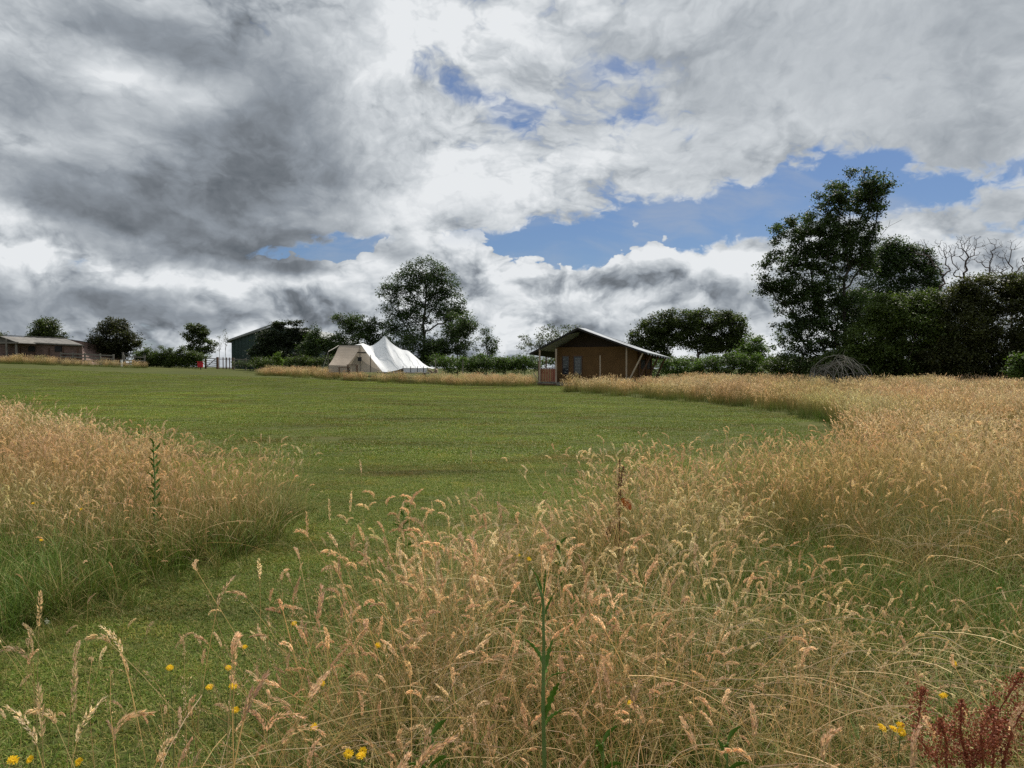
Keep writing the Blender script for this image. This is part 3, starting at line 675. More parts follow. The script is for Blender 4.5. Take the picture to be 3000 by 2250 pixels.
def sample_blobs(rg, bl, Y, n_, depth=.75, shell=.5):
    """bl: (px, py, rx, ry[, dy]) ellipsoids seen at distance Y; clump centres spread through their volume, more near the surface"""
    wts = np.array([b[2] * b[3] for b in bl], float) ** .85; k = rg.choice(len(bl), n_, p=wts / wts.sum()); out = []
    for i in k:
        b = bl[i]; dr = rg.normal(size=3); dr /= np.linalg.norm(dr); rad = rg.uniform(shell ** 3, 1) ** (1 / 3) if rg.random() < .8 else rg.random() ** (1 / 3)
        yy = Y + (b[4] if len(b) > 4 else 0); s_ = Y / F
        out.append([(b[0] - 1500) / F * Y + dr[0] * rad * b[2] * s_, yy + dr[1] * rad * min(b[2], b[3] * 1.4) * s_ * depth, EYE - (b[1] - HZ) / F * Y + dr[2] * rad * b[3] * s_])
    return np.array(out)
def tree(name, label, cat, Y, base_px, trunk, bl, ncl, lrad, nper, lsize, col, seed, bark='bark', jit=.10, tip=.010, rmax=None, group=None, step=.45, flat=.65, shell=.5, bias=.35, cvar=.25, leafed=True, crown='crown', stem='trunk', elong=.55, expo=2.2, extra=None):
    rg = np.random.default_rng(seed); bx_ = at(base_px, Y); bz = float(terr(bx_, Y)) - .1
    base = np.array([bx_, Y, bz]); t = thing(name, label, cat, tuple(base), group)
    tp = [base] + [np.array([at(px, Y), Y + (w if isinstance(w, (int, float)) else 0), zt(py, Y)]) for (px, py, w) in [(q_ + (0,))[:3] for q_ in trunk]]
    full = [tp[0]]
    for a, b in zip(tp, tp[1:]):
        m_ = max(1, int(np.linalg.norm(b - a) / .6))
        for j in range(1, m_ + 1): full.append(a + (b - a) * j / m_ + (rg.normal(0, .035, 3) if j < m_ else 0))
    cl = sample_blobs(rg, bl, Y, ncl, shell=shell); cl[:, 2] = np.maximum(cl[:, 2], terr(cl[:, 0], cl[:, 1]) + .25)
    if extra is not None:
        ex = np.array([[at(px, Y), Y + rg.normal(0, .3), zt(py, Y)] for px, py in extra]); allc = np.concatenate([cl, ex])
    else: allc = cl
    A, par, ends = skeleton(rg, base, full, allc, step=step, jit=jit, bias=bias)
    V, Fq = wood_mesh(A, par, tip=tip, rmax=rmax, expo=expo)
    mesh_np(stem, V - base, Fq, M[bark], parent=t)
    if leafed:
        rad = rg.uniform(.7, 1.3, len(cl)) * lrad
        V, Fq, C = leaves(rg, cl, rad, nper, lsize, LG[col] if isinstance(col, str) else col, cvar, flat, elong)
        mesh_np(crown, V - base, Fq, M['leaf'], C, parent=t)
    return t
# right side, about 50 m away
tree('ash_tree', 'tallest tree, broad dark crown tapering upwards, right of the lodge', 'tree', 50, 2478,
     [(2474, 1000), (2470, 900), (2470, 850)],
     [(2510, 550, 80, 48), (2440, 590, 60, 45), (2560, 560, 50, 40), (2500, 610, 95, 45), (2370, 660, 75, 45), (2310, 690, 50, 45), (2560, 620, 35, 30), (2450, 680, 90, 40), (2300, 760, 55, 35), (2262, 820, 48, 30), (2250, 850, 40, 14), (2240, 770, 26, 20), (2290, 870, 60, 24), (2340, 790, 70, 40), (2270, 842, 45, 16), (2350, 850, 80, 35), (2400, 760, 60, 50),
      (2430, 850, 90, 55), (2350, 920, 85, 38), (2290, 895, 25, 14), (2440, 930, 110, 60), (2520, 900, 90, 60), (2390, 980, 110, 55), (2300, 975, 50, 40), (2300, 1030, 50, 40), (2400, 1050, 110, 40), (2500, 1010, 110, 60), (2510, 730, 60, 60), (2545, 700, 30, 30), (2450, 740, 110, 60), (2400, 700, 70, 60), (2520, 780, 50, 40), (2400, 870, 90, 50), (2530, 660, 50, 30)],
     980, .43, 92, .155, 'dark', 11, jit=.12, tip=.0105, rmax=.45, step=.5, shell=.35, bias=.55, extra=[(2610, 645), (2631, 648), (2600, 665), (2580, 690), (2590, 680), (2560, 705), (2606, 520), (2600, 530), (2570, 660), (2480, 790), (2520, 780), (2440, 780)])
tree('sycamore_tree', 'dense dark green tree of middle height just right of the tallest tree', 'tree', 54, 2640,
     [(2640, 1000), (2630, 880), (2625, 840)], [(2612, 715, 30, 18), (2650, 735, 36, 18), (2575, 740, 30, 18), (2620, 745, 50, 26), (2560, 775, 60, 38), (2700, 745, 20, 14), (2650, 800, 90, 50), (2695, 770, 42, 28), (2580, 850, 90, 50), (2700, 850, 50, 40), (2550, 930, 90, 50), (2660, 910, 110, 60), (2640, 770, 60, 30), (2720, 820, 30, 25)],
     480, .50, 92, .155, (.046, .074, .026), 12, rmax=.3)
tree('hawthorn_tree', 'wide dark hawthorn thicket beside the woven willow dome', 'tree', 46, 2600,
     [(2605, 1040), (2620, 960)], [(2640, 930, 110, 60), (2600, 900, 70, 35), (2720, 890, 60, 40), (2560, 1000, 90, 60), (2700, 980, 110, 80), (2500, 1060, 90, 45), (2620, 1050, 150, 50), (2440, 1070, 50, 35), (2560, 1085, 130, 28), (2700, 1080, 100, 28)],
     1050, .42, 90, .14, 'haw', 13, rmax=.2, tip=.008, cvar=.35)
tree('hawthorn_tree', 'tall dark hawthorn at the far right edge, below the bare branches', 'tree', 45, 2900,
     [(2895, 1040), (2890, 960), (2900, 900)], [(2820, 870, 70, 36), (2900, 845, 110, 40), (3010, 850, 90, 60), (2850, 900, 90, 40), (2830, 970, 100, 70), (2950, 960, 130, 90), (3060, 980, 90, 100), (2780, 1050, 100, 55), (2900, 1060, 140, 50), (3030, 1060, 120, 50), (2760, 990, 50, 60), (2800, 1090, 90, 22), (2930, 1090, 120, 22)],
     1350, .42, 90, .14, (.050, .056, .018), 14, rmax=.22, tip=.008, cvar=.35)
# bare trees behind
def bare(px0, py0, tops, seed, label, base=None, spread=26, n_=46, rm=.14):
    rg = np.random.default_rng(seed); bl = [(a, b, spread, spread * .8) for a, b in tops]
    tree('dead_tree', label, 'dead tree', 52, px0, [(px0, 950), (px0 + 4, py0)], bl, n_, .3, 0, .1, 'dark', seed, bark='bark_dead', jit=.13, tip=.010, rmax=rm, leafed=False, group='bare dead trees behind the hawthorns', step=.30, bias=.16, shell=.2, stem='trunk', expo=2.1)
bare(2745, 840, [(2690, 715), (2745, 720), (2765, 740), (2670, 730), (2765, 790), (2720, 760)], 21, 'dead bare tree leaning left, leftmost of the bare branches', spread=24, n_=150)
bare(2840, 830, [(2790, 735), (2815, 710), (2860, 712), (2905, 720), (2840, 750), (2880, 760), (2920, 790), (2800, 790), (2850, 710)], 22, 'dead bare tree with a wide fan of branches above the hawthorn', spread=30, n_=340, rm=.18)
bare(2960, 840, [(2930, 750), (2965, 720), (2990, 770), (2950, 790), (3020, 735), (2910, 790)], 23, 'dead bare tree at the right edge of the photo', spread=26, n_=150)
# oaks behind the lodge and neighbours
tree('oak_tree', 'broad domed oak with sky showing through, behind the lodge roof', 'tree', 78, 2040,
     [(2045, 1040), (2040, 990), (2030, 950)], [(1890, 985, 50, 30), (1930, 955, 55, 35), (2000, 935, 70, 28), (2080, 935, 70, 30), (2140, 950, 50, 40), (2160, 985, 35, 35), (2050, 975, 90, 30), (1960, 1000, 60, 22), (2120, 1010, 60, 24), (1980, 970, 60, 25), (1880, 1010, 40, 24), (2060, 1010, 60, 24), (2150, 1025, 40, 26), (1920, 1035, 50, 20)],
     800, .56, 60, .22, 'oak', 31, rmax=.45, shell=.45, cvar=.35)
tree('field_maple', 'small rounded green tree between the domed oak and the tallest tree', 'tree', 70, 2205, [(2205, 1060), (2203, 1020)],
     [(2205, 1010, 38, 30), (2190, 1050, 45, 35), (2225, 1040, 28, 30)], 90, .5, 60, .2, 'mid', 32, rmax=.15)
tree('apple_tree', 'loose grey green tree poking out behind the left of the lodge roof', 'tree', 70, 1600, [(1600, 1030), (1605, 1000)],
     [(1560, 1000, 45, 28), (1610, 975, 50, 26), (1660, 975, 45, 25), (1540, 1020, 25, 14), (1630, 1010, 60, 30), (1690, 985, 30, 18)], 120, .42, 26, .17, 'grey', 33, bark='bark_grey', rmax=.14)
# middle group round the tent
tree('ash_tree', 'tall airy ash with an open rounded crown right behind the white tent', 'tree', 82, 1243, [(1243, 1000), (1240, 950), (1246, 900), (1250, 850)],
     [(1250, 790, 60, 35), (1190, 825, 55, 40), (1290, 830, 60, 45), (1240, 850, 80, 50), (1140, 855, 36, 22), (1180, 900, 70, 35), (1310, 890, 65, 40), (1340, 940, 45, 40), (1160, 945, 45, 30), (1250, 920, 90, 30), (1360, 960, 25, 25), (1200, 970, 60, 25)],
     800, .60, 40, .20, (.042, .070, .026), 41, rmax=.40, tip=.014, shell=.45)
tree('elder_tree', 'dark leafy tree growing in front of the right side of the airy ash', 'tree', 78, 1340, [(1340, 1040), (1345, 980)],
     [(1345, 950, 40, 45), (1330, 1000, 55, 40), (1370, 960, 24, 30), (1300, 1010, 40, 35), (1360, 1020, 30, 30)], 150, .55, 62, .2, 'dark', 42, rmax=.16)
tree('hawthorn_tree', 'dark bushy hawthorn between the flat topped pine and the airy ash', 'tree', 80, 1050, [(1052, 1030), (1050, 980)],
     [(1050, 950, 55, 30), (1020, 975, 45, 30), (1090, 970, 40, 35), (1060, 1000, 80, 40), (1110, 1010, 35, 30), (985, 1010, 40, 26), (1000, 940, 24, 16)], 260, .52, 62, .19, 'dark', 43, rmax=.2)
tree('pine_tree', 'dark flat topped pine beside the green barn gable', 'tree', 84, 845, [(842, 1030), (838, 985), (846, 960)],
     [(862, 948, 30, 9), (818, 952, 14, 12), (830, 975, 50, 12), (800, 990, 40, 20), (860, 1000, 60, 22), (790, 1020, 40, 28), (850, 1030, 70, 30), (900, 985, 26, 12), (775, 1000, 24, 22), (765, 1035, 30, 26), (880, 975, 36, 16), (905, 1000, 30, 18), (790, 985, 26, 20)], 480, .5, 62, .19, (.022, .032, .014), 44, rmax=.22, flat=.35)
tree('fir_tree', 'spiky topped dark conifer right of the flat topped pine', 'tree', 80, 925, [(925, 1020), (924, 960)],
     [(924, 965, 8, 14), (922, 985, 22, 18), (925, 1010, 38, 26), (940, 1035, 50, 25), (960, 1000, 24, 22), (900, 1030, 30, 26)], 170, .42, 62, .17, 'dark', 45, rmax=.14, flat=.9)
tree('holly_bush', 'dark bush filling the gap below the airy ash, left of its trunk', 'bush', 78, 1180, [(1180, 1050), (1180, 1020)],
     [(1160, 1010, 60, 36), (1220, 1020, 60, 36), (1270, 1030, 45, 34), (1130, 1040, 50, 28), (1200, 1050, 120, 24)], 260, .5, 62, .18, 'dark', 46, rmax=.1)
tree('small_tree', 'small loose tree standing apart right of the airy ash', 'tree', 74, 1428, [(1428, 1045), (1425, 1015)],
     [(1430, 975, 18, 16), (1415, 1000, 24, 20), (1445, 1010, 22, 18), (1420, 1035, 34, 22)], 66, .42, 40, .17, 'dark', 47, rmax=.1, tip=.012)
tree('shrub', 'low bright green shrub in the rough grass left of the tent', 'shrub', 72, 813, [(813, 1055)], [(813, 1045, 10, 16), (815, 1058, 16, 12)], 26, .22, 60, .12, 'bright', 48, rmax=.04, crown='foliage', stem='stem')
# left skyline
tree('chestnut_tree', 'round dark tree on its short trunk, right of the brown barn', 'tree', 90, 352, [(352, 1046), (345, 1020), (340, 1000)],
     [(335, 985, 62, 45), (300, 1010, 40, 28), (372, 1005, 40, 30), (335, 955, 40, 24), (330, 1020, 55, 18), (352, 1035, 30, 12)], 300, .58, 58, .23, (.032, .036, .014), 51, rmax=.24, cvar=.35)
tree('oak_tree', 'dark round tree crown rising behind the brown barn roof', 'tree', 100, 138, [(138, 1030), (138, 985)],
     [(138, 960, 36, 26), (115, 985, 28, 22), (165, 985, 28, 22), (140, 990, 40, 22)], 170, .6, 58, .24, 'oak', 52, rmax=.22)
tree('oak_tree', 'tree crown just showing at the left edge above the barn gable', 'tree', 100, -10, [(-10, 1030), (-10, 990)], [(-14, 985, 28, 18), (-20, 1010, 30, 20)], 60, .55, 50, .24, 'oak', 53, rmax=.18)
tree('sycamore_tree', 'small ragged dark tree behind the hedge, left of the farm gate', 'tree', 92, 592, [(592, 1045), (588, 1015), (582, 990)],
     [(575, 962, 24, 15), (590, 975, 24, 14), (555, 985, 20, 12), (590, 1000, 34, 12), (600, 1025, 30, 14), (560, 1022, 20, 12), (620, 1008, 12, 8)], 150, .42, 52, .22, 'oak', 54, rmax=.16, cvar=.35)
for k_, (px_, h_, lb) in enumerate(((643, 985, 'thin nearly leafless sapling, shorter one left of the green barn'), (661, 968, 'thin nearly leafless sapling, taller one beside the green barn'))):
    tree('sapling', lb, 'sapling', 86, px_, [(px_, 1030), (px_, 1000)], [(px_, h_ + 12, 9, 18), (px_, h_ + 30, 12, 14)], 24, .25, 5, .13, 'grey', 55 + k_, bark='bark_grey', rmax=.05, tip=.011, group='saplings beside the green barn', step=.3)
# hedges and scrub
def hedge(name, label, cat, Y, bl, ncl, col, seed, lsize=.15, lrad=.36, nper=52, flat=.75):
    c_ = sum(b[0] for b in bl) / len(bl)
    return tree(name, label, cat, Y, c_, [(c_, bl[0][1] + 6)], bl, ncl, lrad, nper, lsize, col, seed, rmax=.06, crown='foliage', stem='stem', flat=flat, shell=.3, tip=.007, bias=.6)
hedge('hedge', 'clipped dark hedge with spiky shoots behind the lawn, between barn fence and farm gate', 'hedge', 84, [(x, 1045 + (x % 3) * 2, 26, 18) for x in range(415, 590, 17)] + [(x, 1062, 28, 14) for x in range(410, 590, 20)] + [(475, 1022, 5, 10), (430, 1030, 10, 12), (535, 1022, 6, 8), (500, 1024, 5, 6)], 620, 'haw', 61)
hedge('bush', 'dark bush against the foot of the green barn', 'bush', 84, [(735, 1065, 40, 14), (770, 1050, 40, 26), (700, 1068, 22, 9)], 70, 'dark', 62)
hedge('rough_hedge', 'low rough green hedge from the tent to the lodge', 'hedge', 72, [(x, 1062 - 4 * math.sin(x * .05), 38, 20) for x in range(1290, 1570, 24)] + [(x, 1078, 40, 16) for x in range(1290, 1570, 30)], 360, 'mid', 63, nper=46)
hedge('rough_hedge', 'rough dark hedge between tent and the barn pine', 'hedge', 74, [(x, 1062, 36, 16) for x in range(760, 1010, 26)], 190, 'haw', 64)
hedge('bramble_bank', 'bank of green brambles and scrub right of the lodge', 'bush', 60, [(x, 1068 - 8 * math.sin(x * .021), 44, 26) for x in range(1925, 2250, 30)] + [(x, 1092, 44, 18) for x in range(1925, 2250, 34)], 330, 'mid', 65)
hedge('bramble_bank', 'low green scrub between the bramble bank and the willow dome', 'bush', 54, [(x, 1082 - 5 * math.sin(x * .03), 40, 24) for x in range(2260, 2480, 28)] + [(2290, 1062, 40, 20)], 190, 'haw', 66)
hedge('distant_hedge', 'dark hedge line far behind the domed oak', 'hedge', 110, [(x, 1062, 60, 14) for x in range(1830, 2380, 42)], 240, 'haw', 67, lsize=.28, lrad=.7)
hedge('distant_hedge', 'dark hedge line far behind the white tent', 'hedge', 110, [(x, 1062, 60, 12) for x in range(960, 1840, 45)], 300, 'haw', 68, lsize=.28, lrad=.7)
hedge('elder_bush', 'light green bush at the right edge under the dark hawthorn', 'bush', 40, [(3000, 1080, 40, 28), (2990, 1062, 20, 20)], 60, 'mid', 69)

# woven willow dome
rg = np.random.default_rng(5); Yd = 43.0; cx = at(2462, Yd); R_ = 1.95; Hh = 1.95; zb = float(terr(cx, Yd))
t = thing('willow_dome', 'domed den of bent bare willow rods in the long grass before the dark hawthorn', 'willow den', (cx, Yd, zb))
for k in range(2):
    mb = MB()
    for j in range(34 if k == 0 else 16):
        a = rg.uniform(0, math.pi); sp_ = rg.uniform(.15, 1.0) * (1 if rg.random() < .5 else -1); hh = Hh * rg.uniform(.72, 1.12)
        if k == 0: a0, a1 = a, a + math.pi + rg.normal(0, .3)
        else: a0, a1 = a, a + math.pi * .6 * np.sign(sp_)
        p0 = Vector((math.cos(a0) * R_, math.sin(a0) * R_ * .8, 0)); p1 = Vector((math.cos(a1) * R_, math.sin(a1) * R_ * .8, 0)); pts = []
        for i in range(9):
            s_ = i / 8; p = p0.lerp(p1, s_) ; z = math.sin(s_ * math.pi) ** .75 * hh * (1 if k == 0 else .75)
            out = 1 + .25 * math.sin(s_ * math.pi); pts.append(Vector((cx + p.x * out + rg.normal(0, .03), Yd + p.y * out, zb + z)))
        if rg.random() < .4: pts = pts[:rg.integers(5, 8)]; pts.append(pts[-1] + Vector((rg.normal(0, .2), 0, rg.uniform(.1, .35))))
        mb.tube(pts, rg.uniform(.010, .018), 3)
    mb.build('rods' if k == 0 else 'weave', M['bark_grey'] if k == 0 else M['wood_grey'], t)
mb = MB(); x_ = at(2786, 45); mb.box((x_, 45, .55), (.13, .13, 1.5)); mb.box((x_, 45, 1.31), (.10, .10, .03)); tag(mb.build('fence_post', M['wood_grey'], base=(x_, 45, 0)), 'single pale wooden post in the grass before the dark hawthorn', 'post')

# ---------------------------------------------------------------- brown barn, left
Yb = 82.0
def gz(px, Y): return float(terr(at(px, Y), Y))
def barn(): 
    t = thing('barn', 'long low brown timber barn with a shallow grey sheet roof at the left edge', 'barn', (at(120, Yb), Yb, gz(120, Yb) - .2))
    g0 = gz(60, Yb) - .3; el_ = p3(-60, 996, Yb); A1 = p3(246, 1011, Yb); B0 = p3(-60, 982, Yb + 5); B1 = p3(196, 993, Yb + 5)
    A0 = el_; D1 = Vector((A1.x - .3, Yb + 10, A1.z)); D0 = Vector((A0.x, Yb + 10, A0.z))
    mb = MB(); mb.add([A0 + Vector((0, .35, -.12)), A1 + Vector((-.35, .35, -.12)), Vector((A1.x - .35, Yb + .35, g0)), Vector((A0.x, Yb + .35, g0)),
                       D1 + Vector((-.35, -.3, -.12)), D0 + Vector((0, -.3, -.12)), Vector((A1.x - .35, Yb + 9.7, g0)), Vector((A0.x, Yb + 9.7, g0)), B1 + Vector((.2, 0, -.1)), B0 + Vector((0, 0, -.1))],
                      [(0, 1, 2, 3), (1, 8, 4, 6, 2), (4, 5, 7, 6), (0, 3, 7, 5, 9)])
    mb.build('wall', M['wood_barn'], t)
    x = at(-30, Yb)
    while x < A1.x - .5: MB().box((x, Yb + .325, (A1.z + g0) / 2 - .1), (.10, .05, A1.z - g0 - .35)).build('batten', M['wood_dark'], t); x += 1.6
    for a, b in ((168, 176), (90, 98)):
        q_ = p3((a + b) / 2, 1022, Yb + .3); MB().box(q_, (.75, .08, .6)).build('window', M['dark'], t)
    mb = MB(); rf = []
    mb.sheet([[A0.lerp(A1, s_ / 24) + Vector((0, 0, .03 * (s_ % 2))) for s_ in range(25)], [B0.lerp(B1, s_ / 24) + Vector((0, 0, .03 * (s_ % 2))) for s_ in range(25)]], .08)
    mb.sheet([[B0.lerp(B1, s_ / 4) for s_ in range(5)], [D0.lerp(D1, s_ / 4) for s_ in range(5)]], .08)
    ro = mb.build('roof', M['barn_roof'], t); mb = MB(); mb.bar(A0 + Vector((0, -.05, -.04)), A1 + Vector((0, -.05, -.04)), .08, .14); mb.bar(B0 + Vector((0, 0, .1)), B1 + Vector((0, 0, .1)), .22, .08)
    mb.build('roof_trim', M['wood_grey'], t)
    # projecting gable at the left end
    y0 = Yb - 3; a = p3(-44, 1005, y0); b = p3(56, 1004, y0); c_ = p3(2, 985, y0); bk = Vector((0, 4.5, 0))
    mb = MB(); mb.add([a + Vector((.3, .3, 0)), b + Vector((-.3, .3, 0)), c_ + Vector((0, .3, -.1))], [(0, 1, 2)]); mb.build('gable', M['wood_grey'], t)
    mb = MB(); mb.sheet([[a, c_, b], [a + bk, c_ + bk, b + bk]], .07); mb.build('porch_roof', M['barn_roof'], t)
    mb = MB(); mb.bar(a, b, .12, .16); [mb.bar(p, (p.x, p.y, g0), .16) for p in (a + Vector((.4, .2, 0)), b + Vector((-.4, .2, 0)), c_.lerp(b, .35) * 1)] ; mb.build('porch_frame', M['wood_grey'], t)
    for p in (a, b):
        pass
    mb = MB(); mb.bar(p3(248, 1012, Yb), p3(244, 1020, Yb), .07); mb.build('downpipe', M['dark'], t)
barn()

def post_rail(name, label, Y, pxs, h, rails, mat, Y1=None, pw=.15, rh=.13):
    Y1 = Y1 or Y; n_ = len(pxs); Ys = [Y + (Y1 - Y) * i / max(1, n_ - 1) for i in range(n_)]
    t = thing(name, label, 'fence', (at(pxs[0], Ys[0]), Ys[0], gz(pxs[0], Ys[0])))
    P_ = [Vector((at(px, y), y, gz(px, y))) for px, y in zip(pxs, Ys)]
    for p in P_: MB().box(p + Vector((0, 0, h / 2 - .1)), (pw, pw, h + .3)).build('post', mat, t, bevel=.01)
    for r_ in rails:
        mb = MB()
        for a, b in zip(P_, P_[1:]): mb.bar(a + Vector((0, -.1, r_)), b + Vector((0, -.1, r_)), .04, rh)
        mb.build('rail', mat, t)
    return t
post_rail('rail_fence', 'grey post and rail fence from the brown barn to the round tree', 82, [180, 215, 250, 294, 333], 1.25, (1.15, .8, .45), M['wood_grey'])
post_rail('rail_fence', 'short rail fence between the white pipe and the dark hedge', 83, [364, 395, 425], 1.2, (1.05, .65, .3), M['wood_grey'])
post_rail('rail_fence', 'grey post and rail fence in front of the green barn', 86, [686, 720, 755, 790, 830], 1.3, (1.2, .85, .5), M['wood_grey'])
post_rail('rail_fence', 'open railing between the farm gate and the green barn', 87, [640, 654, 664, 673, 682], 1.35, (1.3, 1.15, .25), M['wood_dark'], pw=.09, rh=.05)
# farm gate
Yg = 86; t = thing('farm_gate', 'closed five bar wooden farm gate right of the red box', 'gate', (at(603, Yg), Yg, gz(603, Yg)))
a = Vector((at(603, Yg), Yg, gz(603, Yg))); b = Vector((at(637, Yg), Yg, gz(637, Yg)))
for p in (a, b): MB().box(p + Vector((0, 0, .6)), (.18, .18, 1.6)).build('post', M['wood_dark'], t)
mb = MB(); [mb.bar(a + Vector((.1, -.02, z)), b + Vector((-.1, -.02, z)), .05, .09) for z in (.25, .45, .68, .92, 1.2)]; mb.build('rail', M['wood_grey'], t)
mb = MB(); mb.bar(a + Vector((.15, -.07, .25)), b + Vector((-.15, -.07, 1.2)), .04, .08); mb.build('brace', M['wood_grey'], t)
# red box by the gate, white pipe
Yr = 80; q_ = Vector((at(587, Yr), Yr, gz(587, Yr)))
t = thing('red_box', 'bright red cabinet on a post in front of the dark hedge', 'cabinet', tuple(q_))
MB().box(q_ + Vector((0, .1, .3)), (.09, .09, .9)).build('post', M['wood_dark'], t)
MB().box(q_ + Vector((0, 0, .52)), (.52, .30, .58)).build('box', M['red'], t, bevel=.04)
MB().box(q_ + Vector((0, -.01, .84)), (.60, .38, .05)).build('lid', M['red'], t, bevel=.015)
q_ = Vector((at(357, 80), 80, gz(357, 80)))
t = thing('white_post', 'short white marker post below the round tree', 'post', tuple(q_)); MB().box(q_ + Vector((0, 0, .3)), (.16, .16, .75)).build('post_shaft', M['white_paint'], t, bevel=.02); MB().box(q_ + Vector((0, 0, .70)), (.2, .2, .05)).build('cap', M['white_paint'], t, bevel=.01)
q_ = Vector((at(361, 83), 83, gz(361, 83)))
mb = MB(); mb.box(q_ + Vector((0, 0, .7)), (.14, .14, 1.6)); mb.box(q_ + Vector((0, 0, 1.53)), (.18, .18, .06)); tag(mb.build('gate_post', M['wood_grey'], base=tuple(q_)), 'grey wooden gate post standing behind the white marker post', 'post')

# ---------------------------------------------------------------- green barn
Yn = 95.0; t = thing('green_barn', 'dark green corrugated barn with pale sloping roof edge, half hidden by trees', 'barn', (at(760, Yn), Yn, gz(760, Yn) - .3))
E0 = p3(679, 996, Yn); Rg = p3(808, 953, Yn); E1 = Vector((2 * Rg.x - E0.x, Yn, E0.z)); g0 = gz(700, Yn) - .6; dp = Vector((1.5, 24, 0))
n_ = 100; rows = [[], []]
for i in range(n_ + 1):
    s_ = i / n_; x = E0.x + (E1.x - E0.x) * s_; zt_ = E0.z + (Rg.z - E0.z) * (1 - abs(2 * s_ - 1)); yy = Yn + (.05 if (i // 2) % 2 else 0)
    rows[0].append((x, yy, zt_ - .06)); rows[1].append((x, yy, g0))
mb = MB(); mb.sheet(rows); mb.add([E0, E0 + dp, (E0.x + dp.x, Yn + 24, g0), (E0.x, Yn, g0)], [(0, 1, 2, 3)]); mb.add([E1, E1 + dp, (E1.x + dp.x, Yn + 24, g0), (E1.x, Yn, g0)], [(0, 1, 2, 3)]); mb.build('wall', M['barn_green'], t)
ov = Vector((-.45, -.3, -.15)); ov2 = Vector((.45, -.3, -.15))
mb = MB(); mb.sheet([[E0 + ov, Rg + Vector((0, -.3, 0)), E1 + ov2], [E0 + ov + dp, Rg + dp, E1 + ov2 + dp]], .10); mb.build('roof', M['sheet_pale'], t)
mb = MB(); mb.bar(E0 + ov + Vector((0, -.03, .02)), Rg + Vector((0, -.33, .17)), .05, .22); mb.bar(Rg + Vector((0, -.33, .17)), E1 + ov2 + Vector((0, -.03, .02)), .05, .22); mb.build('bargeboard', M['sheet_pale'], t)
mb = MB(); mb.bar(E0 + Vector((-.5, -.3, -.28)), E0 + Vector((-.5, -.3, -.28)) + dp, .16, .14); mb.build('gutter', M['dark'], t)

# ---------------------------------------------------------------- safari lodge
LA = math.radians(33); LP = Vector((at(1694, 56), 56, 0)); e1 = Vector((math.cos(LA), -math.sin(LA), 0)); e2 = Vector((math.sin(LA), math.cos(LA), 0))
def tpx(px, s_=0.0):
    k = (px - 1500) / F; return (k * (LP.y + s_ * math.cos(LA)) - LP.x - s_ * math.sin(LA)) / (math.cos(LA) + k * math.sin(LA))
def Lw(t_, s_, z): return LP + e1 * t_ + e2 * s_ + Vector((0, 0, z))
def zl(py, t_, s_): return zt(py, (LP + e1 * t_ + e2 * s_).y)
tL, tR = tpx(1552), tpx(1895); zL, zR, zRd = zl(1037, tL, 0), zl(1033, tR, 0), zl(961, 0, 0)
sB = 4.6
for _ in range(1):
    ks = (1965 - 1500) / F; b0 = LP + e1 * tR; sB = (b0.x - ks * b0.y) / (ks * math.cos(LA) - math.sin(LA))
zRb = zl(1049, tR, sB)
T = thing('safari_lodge', 'tan canvas lodge on a deck under a big pitched grey roof with slanting wooden struts', 'lodge', tuple(LP + Vector((0, 2, 0))))
RF, RB = Lw(0, 0, zRd), Lw(0, 1.2, zRd - .02)
LF, RR, RRb, LB = Lw(tL, 0, zL), Lw(tR, 0, zR), Lw(tR, sB, zRb), Lw(tL + .2, sB, zRb)
def roofsheet(a, b, c_, d_, sag=.10, k=8):
    return [[(a.lerp(b, j / k)).lerp(d_.lerp(c_, j / k), i / k) - Vector((0, 0, sag * math.sin(math.pi * i / k) * (1 if 0 < j < k or True else 0))) for j in range(k + 1)] for i in range(k + 1)]
mb = MB(); mb.sheet(roofsheet(RF, RB, RRb, RR, .07), .03); mb.sheet(roofsheet(RB, RF, LF, LB, .07), .03); mb.add([RB, RRb, LB], [(0, 1, 2)])
mb.build('roof', M['canvas_grey'], T)
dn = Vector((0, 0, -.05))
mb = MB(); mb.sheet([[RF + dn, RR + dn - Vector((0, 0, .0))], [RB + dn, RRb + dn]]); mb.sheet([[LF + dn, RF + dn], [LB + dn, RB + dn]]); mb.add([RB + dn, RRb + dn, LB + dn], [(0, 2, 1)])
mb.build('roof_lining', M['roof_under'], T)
fo_ = -e2 * .045; mb = MB(); mb.bar(LF + fo_ + Vector((0, 0, -.03)), RF + fo_ + Vector((0, 0, -.03)), .06, .15); mb.bar(RF + fo_ + Vector((0, 0, -.07)), RR + fo_ + Vector((0, 0, -.07)), .06, .13); mb.build('bargeboard', M['roof_under'], T)
# scalloped valance on the right eave
mb = MB(); n_ = 9
for i in range(n_):
    a = RR.lerp(RRb, i / n_); b = RR.lerp(RRb, (i + 1) / n_); mdl = a.lerp(b, .5) + Vector((0, 0, -.16)); mb.add([a, b, mdl], [(0, 1, 2)])
mb.build('valance', M['canvas_grey'], T)
sw = 1.25; tw0, tw1 = tpx(1630, sw), tpx(1865, sw); zd = .24
def roofz(t_, s_): # roof height over a spot
    return (zRd + (zR - zRd) * t_ / tR if t_ > 0 else zRd + (zL - zRd) * t_ / tL)
pts = [(tw0, zd), (tw1, zd), (tw1, roofz(tw1, 0) - .16), (0, zRd - .16), (tw0, roofz(tw0, 0) - .16)]
mb = MB(); n_ = 30
rows = [[], []]
for i in range(n_ + 1):
    t_ = tw0 + (tw1 - tw0) * i / n_; ww = .012 * math.sin(i * 1.9); rows[0].append(Lw(t_, sw + ww, min(2.95, roofz(t_, 0) - .17))); rows[1].append(Lw(t_, sw + ww, zd))
mb.sheet(rows, .02)
sbk = max(3.6, sB - .8)
